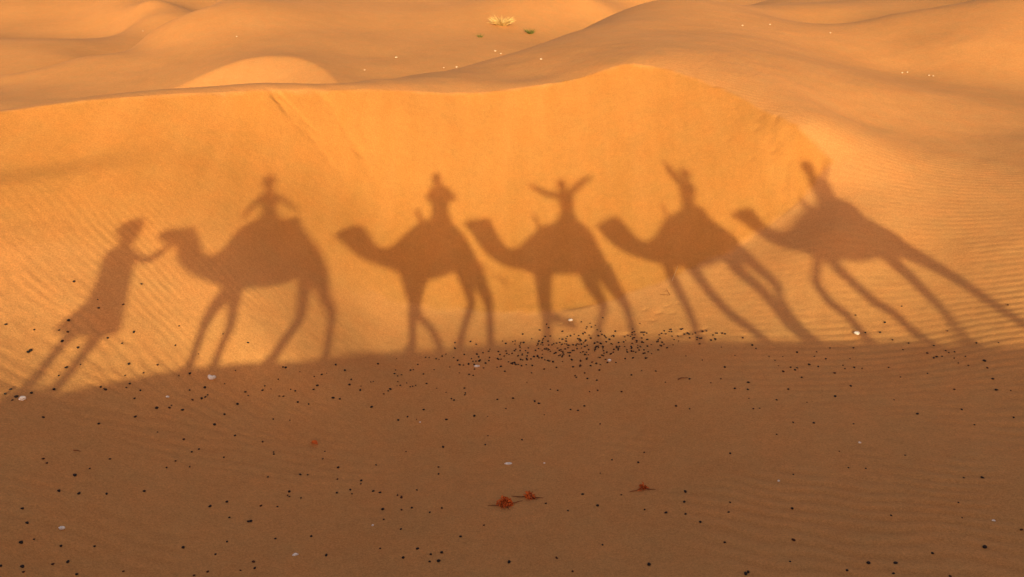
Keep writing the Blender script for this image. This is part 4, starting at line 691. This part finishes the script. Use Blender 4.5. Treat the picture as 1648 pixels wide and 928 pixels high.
# phone in the second rider's hands, a little behind the viewpoint
bp = bmesh.new(); bmesh.ops.create_cube(bp, size=1.0)
bmesh.ops.scale(bp, vec=(0.15, 0.009, 0.074), verts=bp.verts)
bmesh.ops.bevel(bp, geom=bp.edges[:], offset=0.004, segments=2, affect='EDGES')
ph = bm_obj('phone', bp, CLOTH['black']); ph.location = Vector((0.0, -0.10, 6.475)); ph.rotation_euler = (math.radians(-17), 0, 0)
tag(ph, 'black phone held up in front of the second rider\'s face', 'phone')

# lead rope from the guide's hand to the first camel's halter
br = bmesh.new(); h0 = P3(GUIDE['arms'][0][-1]); n0 = P3(CARAVAN[0]['body'][1])
add_tube(br, [h0, (h0 + n0) / 2 - Vector((0, 0, 0.03)), n0 - Vector((0, 0.0, CARAVAN[0]['body'][1][3]))], [0.009] * 3, 6)
ro = bm_obj('lead_rope', br, CLOTH['sand']); tag(ro, 'short lead rope between the guide\'s hand and the first camel\'s muzzle', 'rope')


# ------------------------------------------------------------------ dung pellets
def pellet_mesh(seed, m):
    r = random.Random(seed); bm = bmesh.new()
    bmesh.ops.create_icosphere(bm, subdivisions=2, radius=1.0)
    ph = [r.uniform(0, 6.28) for _ in range(4)]
    for v in bm.verts:
        c = v.co
        k = 1 + 0.10 * math.sin(3 * c.x + ph[0]) + 0.09 * math.sin(3.5 * c.y + ph[1]) + 0.08 * math.sin(4 * c.z + ph[2])
        v.co = Vector((c.x * 1.4 * k, c.y * k, c.z * 0.85 * k)) * 0.0165
    me_ = bpy.data.meshes.new('dung_pellet'); bm.to_mesh(me_); bm.free()
    me_.polygons.foreach_set('use_smooth', [True] * len(me_.polygons)); me_.materials.append(m)
    return me_


DUNG = two_tone('dry_dung', (0.014, 0.011, 0.010), (0.03, 0.021, 0.016), 60, 0.75, 0.002, 300)
DUNG_BR = two_tone('brown_dung', (0.075, 0.030, 0.016), (0.045, 0.018, 0.010), 60, 0.85, 0.002, 300)
dark_meshes = [pellet_mesh(k, DUNG) for k in range(4)]; brown_meshes = [pellet_mesh(k + 10, DUNG_BR) for k in range(2)]
allp = [(x, y, 'open') for x, y in PELLETS] + [(x, y, 'drift') for x, y in DRIFT] + [(x, y, 'crumb') for x, y in CRUMBS]
spec = []
for x, y, k in allp:
    s = rnd.choice((rnd.uniform(0.5, 0.85), rnd.uniform(0.7, 1.1))) if k != 'crumb' else rnd.uniform(0.45, 0.8)
    if k == 'drift': s = rnd.choice((rnd.uniform(0.6, 0.9), rnd.uniform(0.75, 1.1)))
    brown = rnd.random() < (0.12 if k == 'open' else 0.2 if k == 'drift' else 0.75)
    spec.append((x, y, k, s, brown, s / math.hypot(x, y, 6.4 - ground(x, y))))
spec.sort(key=lambda q: -q[5])
EDGE_Y = lambda x: float(np.interp(x, [-6, -4.5, -3, -1.5, 0, 9], [8.0, 8.6, 9.9, 11.3, 11.6, 9.7]))
proto = {}
for n_, (x, y, k, s, brown, _) in enumerate(spec[:300]):
    me_ = rnd.choice(brown_meshes if brown else dark_meshes)
    if me_.name not in proto:
        o = bpy.data.objects.new('dung_pellet', me_); proto[me_.name] = o
    else:
        o = proto[me_.name].copy()
    C.objects.link(o)
    o.location = (x, y, ground(x, y) + 0.004 * s); o.scale = (s, s, s * rnd.uniform(0.85, 1.15))
    o.rotation_euler = (rnd.uniform(-0.3, 0.3), rnd.uniform(-0.3, 0.3), rnd.uniform(0, 3.14))
    tone = 'reddish brown' if brown else 'black'
    if k == 'drift': lab = tone + ' dung pellet in the dense drift along the shadow edge'
    elif y > EDGE_Y(x): lab = tone + ' dung pellet lying on the sunlit rippled sand'
    elif y < 7.6: lab = tone + ' dung pellet on the shaded sand in front'
    else: lab = tone + ' dung pellet scattered in the shade below the shadow edge'
    tag(o, lab, 'dung', 'camel dung pellets on the sand')
for nm, brown_ in (('dung_pellets', False), ('brown_dung_pellets', True)):
    bm = bmesh.new()
    for x, y, k, s, brown, _ in spec[300:]:
        if brown != brown_: continue
        M = Matrix.Translation((x, y, ground(x, y) + 0.004 * s)) @ Matrix.Rotation(rnd.uniform(0, 3.14), 4, 'Z') @ Matrix.Rotation(rnd.uniform(-0.3, 0.3), 4, 'X') @ Matrix.Scale(s, 4)
        src = rnd.choice(brown_meshes if brown else dark_meshes)
        a = len(bm.verts); bm.from_mesh(src); bm.verts.ensure_lookup_table()
        for v in bm.verts[a:]: v.co = M @ v.co
    o = bm_obj(nm, bm, DUNG_BR if brown_ else DUNG)
    tag(o, ('reddish brown' if brown_ else 'black') + ' dung pellets of the dense drift along the shadow edge', 'dung', 'camel dung pellets on the sand', 'stuff')

# ------------------------------------------------------------------ pale stones and bones
STONE = two_tone('pale_stone', (0.90, 0.84, 0.73), (0.62, 0.53, 0.42), 30, 0.8, 0.004, 120)


def stone(key, size, label, group=None, dim=(1.3, 1.0, 0.7), seed=0, name='stone', cat='stone', m=STONE, rot=0.0, sink=0.45):
    r = random.Random(seed); bm = bmesh.new(); bmesh.ops.create_icosphere(bm, subdivisions=3, radius=1.0)
    ph = [r.uniform(0, 6.28) for _ in range(6)]
    for v in bm.verts:
        c = v.co.copy()
        k = 1 + 0.16 * math.sin(2.3 * c.x + ph[0]) + 0.14 * math.sin(2.9 * c.y + ph[1]) + 0.12 * math.sin(3.1 * c.z + ph[2]) + 0.12 * math.sin(6 * c.x + 5 * c.y + ph[3])
        k = min(k, 1.12)
        v.co = Vector((c.x * dim[0], c.y * dim[1], c.z * dim[2])) * k * size / 2
    x, y = SPOTS[key]
    o = bm_obj(name, bm, m); o.location = (x, y, ground(x, y) + size / 2 * dim[2] * (1 - sink)); o.rotation_euler = (0, 0, rot)
    tag(o, label, cat, group)
    return o


STONE_FAR = two_tone('dusty_stone', (0.62, 0.48, 0.32), (0.52, 0.38, 0.24), 30, 0.9, 0.004, 120)

# the kidney-shaped one at the shadow's edge
x, y = SPOTS['heart']; bm = bmesh.new()
add_tube(bm, [(-0.048, 0.034, 0), (-0.022, 0.004, 0.004), (0.012, -0.014, 0.004), (0.044, 0.010, 0)], [0.026, 0.031, 0.030, 0.024], 14, 6, 0.8)
o = bm_obj('stone', bm, STONE); o.location = (x, y, ground(x, y) + 0.014); tag(o, 'smooth kidney-shaped white stone at the edge of the shadow', 'stone')
stone('a', 0.066, 'knobbly white stone in the shade at the feet of the guide\'s shadow', seed=1)
stone('b', 0.048, 'small pale stone alone on the lower left shaded sand', seed=2, dim=(1.3, 0.8, 0.7))
stone('c', 0.044, 'flat cream stone on the shaded sand near the bottom of the picture', seed=3, dim=(1.5, 0.8, 0.5), rot=0.3)
stone('d', 0.058, 'thin white flake on bare shaded sand above the dry plant clumps', seed=4, dim=(1.7, 0.7, 0.35))
stone('e', 0.07, 'long white stone lying at the left end of the dung drift', seed=5, dim=(1.6, 0.8, 0.45), rot=0.15)
stone('f', 0.060, 'round white stone above the dung drift on lit sand', seed=6)
stone('g', 0.050, 'small white stone at the lower rim of the dung drift', seed=7)
stone('h', 0.066, 'cream stone on the shadow line beneath the last camel\'s front leg', seed=8, dim=(1.4, 1, 0.8))
stone('i', 0.038, 'tiny pale chip left of the kidney-shaped stone', seed=9)
for q, key in enumerate(('ba', 'bb', 'bc', 'bd', 'z', 'wchip')):
    stone(key, (0.03, 0.026, 0.026, 0.022, 0.02, 0.022)[q], ('tiny white chip with a broken edge on the right shaded sand', 'tiny white chip among faint ripples, right of the plant clumps', 'tiny white chip near the bottom right corner',
          'tiny white chip right of the thin white flake', 'tiny pale chip in the shade beneath the dung drift', 'tiny white chip left of the largest dry plant clump')[q], 'tiny pale chips in the shade', seed=20 + q)
far_labels = {'j': 'bright white stone on the brown flat left of the dry bush', 'k': 'white stone on the dune back below the green tuft', 'l': 'pale stone near the crest, leftmost of the far stones by the dune skyline',
              'm': 'white stone where the dune skyline begins', 'n': 'pale pair-like stone next to the start of the skyline', 'o': 'pale stone just above the dune skyline, left of a second one', 'p': 'pale stone touching the dune skyline below the green tuft',
              'q': 'small white stone on the upper right dune back', 'r': 'small white stone left of another on the upper right dune back', 's': 'small pale stone where the brown slope meets the bright upper dune',
              't': 'left stone of the first pair at the foot of the bright right dune', 'u': 'right stone of the first pair at the foot of the bright right dune',
              'v': 'left stone of the second pair at the foot of the bright right dune', 'w': 'right stone of the second pair at the foot of the bright right dune', 'x': 'single white speck of stone on the upper left dune slope', 'y': 'faint pale stone near the dark crease of the upper left dune'}
for q, (key, lab) in enumerate(far_labels.items()):
    x, y = SPOTS[key]; dist = math.hypot(x, y)
    stone(key, dist * {'j': 4.2, 'k': 4.2, 'n': 3.6, 'o': 3.6, 'x': 2.4, 'y': 2.0}.get(key, 2.6) * 0.68 / 1190, lab, 'pale stones on the far slopes', seed=40 + q, dim=(1.4, 1.1, 0.8), m=STONE_FAR)

# ------------------------------------------------------------------ dry plants, grass, twigs
DRY = two_tone('dry_plant', (0.68, 0.165, 0.030), (0.44, 0.085, 0.018), 22, 0.8)
TWIG = two_tone('dry_twig', (0.20, 0.06, 0.02), (0.11, 0.035, 0.014), 30, 0.85)
STRAW = two_tone('straw', (0.62, 0.46, 0.24), (0.50, 0.34, 0.15), 30, 0.8)
GRASS = two_tone('green_grass', (0.10, 0.12, 0.025), (0.17, 0.17, 0.04), 12, 0.8)
GRASS_DRY = two_tone('dry_grass', (0.66, 0.48, 0.19), (0.50, 0.33, 0.11), 12, 0.8)


def add_blade(bm, p, d, length, width, bend, r):
    d = d.normalized(); side = d.cross(Vector((r.uniform(-1, 1), r.uniform(-1, 1), r.uniform(-0.3, 0.3)))).normalized(); prev = None
    for k in range(5):
        t = k / 4; ww = width * (1 - 0.8 * t * t) * (0.5 + min(1, t * 3) * 0.5)
        a = bm.verts.new(p - side * ww / 2); b = bm.verts.new(p + side * ww / 2)
        if prev: bm.faces.new((prev[0], prev[1], b, a))
        prev = (a, b); d = (d + bend * 0.25).normalized(); p = p + d * length / 4


def clump(key, w_, h_, n_, label, twigs, seed):
    """a dried plant: curled leaves and stems tangled over a few creeping twigs"""
    r = random.Random(seed); bm = bmesh.new()
    for _ in range(n_):
        a = r.uniform(0, 6.28); rad = w_ / 2 * math.sqrt(r.random()); zz = r.random() ** 1.3 * h_ * (1 - (rad / (w_ / 2)) ** 2 * 0.7)
        p = Vector((math.cos(a) * rad, math.sin(a) * rad * 0.8, zz))
        d = Vector((r.uniform(-1, 1), r.uniform(-1, 1), r.uniform(-0.4, 1)))
        add_blade(bm, p, d, r.uniform(0.035, 0.062), r.uniform(0.020, 0.042), Vector((r.uniform(-4, 4), r.uniform(-4, 4), r.uniform(-4, 2))), r)
    x, y = SPOTS[key]
    o = bm_obj('dry_plant', bm, DRY); o.location = (x, y, ground(x, y))
    tag(o, label, 'dry plant', 'dried plant clumps on the shaded sand')
    for ang, ln in twigs:
        bt = bmesh.new(); a = math.radians(ang); pts = []
        for k in range(5):
            q = k / 4 * ln; px_ = math.cos(a) * q + 0.012 * math.sin(k * 2.3 + seed); py_ = math.sin(a) * q + 0.01 * math.cos(k * 1.7)
            pts.append((px_, py_, ground(x + px_, y + py_) - o.location.z + 0.006 + 0.012 * (1 - k / 4)))
        add_tube(bt, pts, [0.006, 0.0055, 0.005, 0.004, 0.002], 6, 3); bm_obj('twig', bt, TWIG, o)
    return o


clump('clump1', 0.15, 0.15, 120, 'largest rust-red clump of curled dry leaves on shaded sand', [(190, 0.2), (20, 0.24), (-60, 0.12)], 3)
clump('clump2', 0.12, 0.07, 55, 'rust-red dry plant right beside the largest clump, with thin twigs', [(175, 0.24), (-10, 0.16), (-35, 0.1)], 4)
clump('clump3', 0.10, 0.07, 40, 'small reddish dry plant standing apart, right of the other clumps', [(200, 0.19), (-20, 0.15)], 5)


def leaf(key, ln, wd, label, rot, curl, m=DRY, name='dry_leaf'):
    bm = bmesh.new(); rows = []
    for i in range(9):
        t = i / 8; ww = wd * math.sin(math.pi * min(1, t * 0.95 + 0.05)) ** 0.7
        rows.append([(-ln / 2 + ln * t, ww * (j / 2 - 1) / 1.0, 0.006 + curl * (abs(j - 2) / 2) ** 2 + 0.02 * math.sin(3 * t) * curl * 20) for j in range(5)])
    V = [[bm.verts.new(p) for p in r_] for r_ in rows]
    for a, b in zip(V, V[1:]):
        for j in range(4): bm.faces.new((a[j], a[j + 1], b[j + 1], b[j]))
    x, y = SPOTS[key]; o = bm_obj(name, bm, m); o.location = (x, y, ground(x, y)); o.rotation_euler = (0.15, 0, rot)
    s_ = o.modifiers.new('thickness', 'SOLIDIFY'); s_.thickness = 0.003
    tag(o, label, 'leaf'); return o


leaf('leaf', 0.10, 0.035, 'curled rust-red dry leaf alone on the shaded sand', -0.4, 0.03)


def twig(key, pts, r0, label, m=TWIG, name='twig', cat='twig'):
    bm = bmesh.new(); x, y = SPOTS[key]; z0 = ground(x, y)
    for chain_ in pts:
        add_tube(bm, chain_, [r0 * (1 - 0.5 * k / max(1, len(chain_) - 1)) for k in range(len(chain_))], 6, 3)
    o = bm_obj(name, bm, m); o.location = (x, y, z0); tag(o, label, cat); return o


twig('twig1', [[(-0.06, 0, 0.006), (0, 0.006, 0.010), (0.06, -0.004, 0.005)]], 0.007, 'reddish brown stick lying flat on the left shaded sand')
twig('twig2', [[(-0.09, -0.02, 0.006), (-0.03, 0.008, 0.012), (0.03, 0.012, 0.012), (0.09, 0.03, 0.005)]], 0.008, 'curved brown twig in the shade right below the dung drift')
twig('straw', [[(-0.05, 0, -0.01), (0.0, 0.05, 0.12), (0.05, 0.09, 0.26)]], 0.005, 'pale straw stalk sticking up at the toe of the slip face', STRAW, 'straw_stalk', 'straw')
twig('sprig', [[(0.06, -0.02, 0.0), (0.02, 0.0, 0.06), (-0.02, 0.02, 0.13)], [(0.02, 0, 0.06), (0.0, 0.0, 0.085), (-0.06, 0.0, 0.07)], [(0.06, -0.02, 0.0), (0.0, -0.01, 0.005), (-0.12, 0, 0.004)]], 0.0045, 'forked dry sprig standing in sand below the straw stalk', TWIG, 'sprig', 'sprig')


def tuft(key, w_, h_, n_, m, label, seed, lean=0.6):
    r = random.Random(seed); bm = bmesh.new(); x, y = SPOTS[key]; z0 = ground(x, y)
    for _ in range(n_):
        a = r.uniform(0, 6.28); q = math.sqrt(r.random()) * w_ * 0.28
        p = Vector((math.cos(a) * q, math.sin(a) * q, -0.02))
        d = Vector((math.cos(a) * lean * r.uniform(0.2, 1.6), math.sin(a) * lean * r.uniform(0.2, 1.6), 1))
        add_blade(bm, p, d, h_ * r.uniform(0.6, 1.25), h_ * 0.05, Vector((math.cos(a), math.sin(a), -0.6)) * r.uniform(0.1, 0.9), r)
    o = bm_obj('grass_tuft', bm, m); o.location = (x, y, z0); tag(o, label, 'grass tuft', 'grass tufts on the far sand flat'); return o


tuft('g1', 0.85, 0.55, 240, GRASS_DRY, 'largest tuft, straw yellow dry grass on the far brown flat', 1, 0.9)
tuft('g2', 0.36, 0.30, 130, GRASS, 'dark green grass tuft just above the dune skyline', 2, 0.5)
tuft('g3', 0.30, 0.24, 50, GRASS, 'small sparse green tuft left of the yellow dry grass', 3, 0.5)
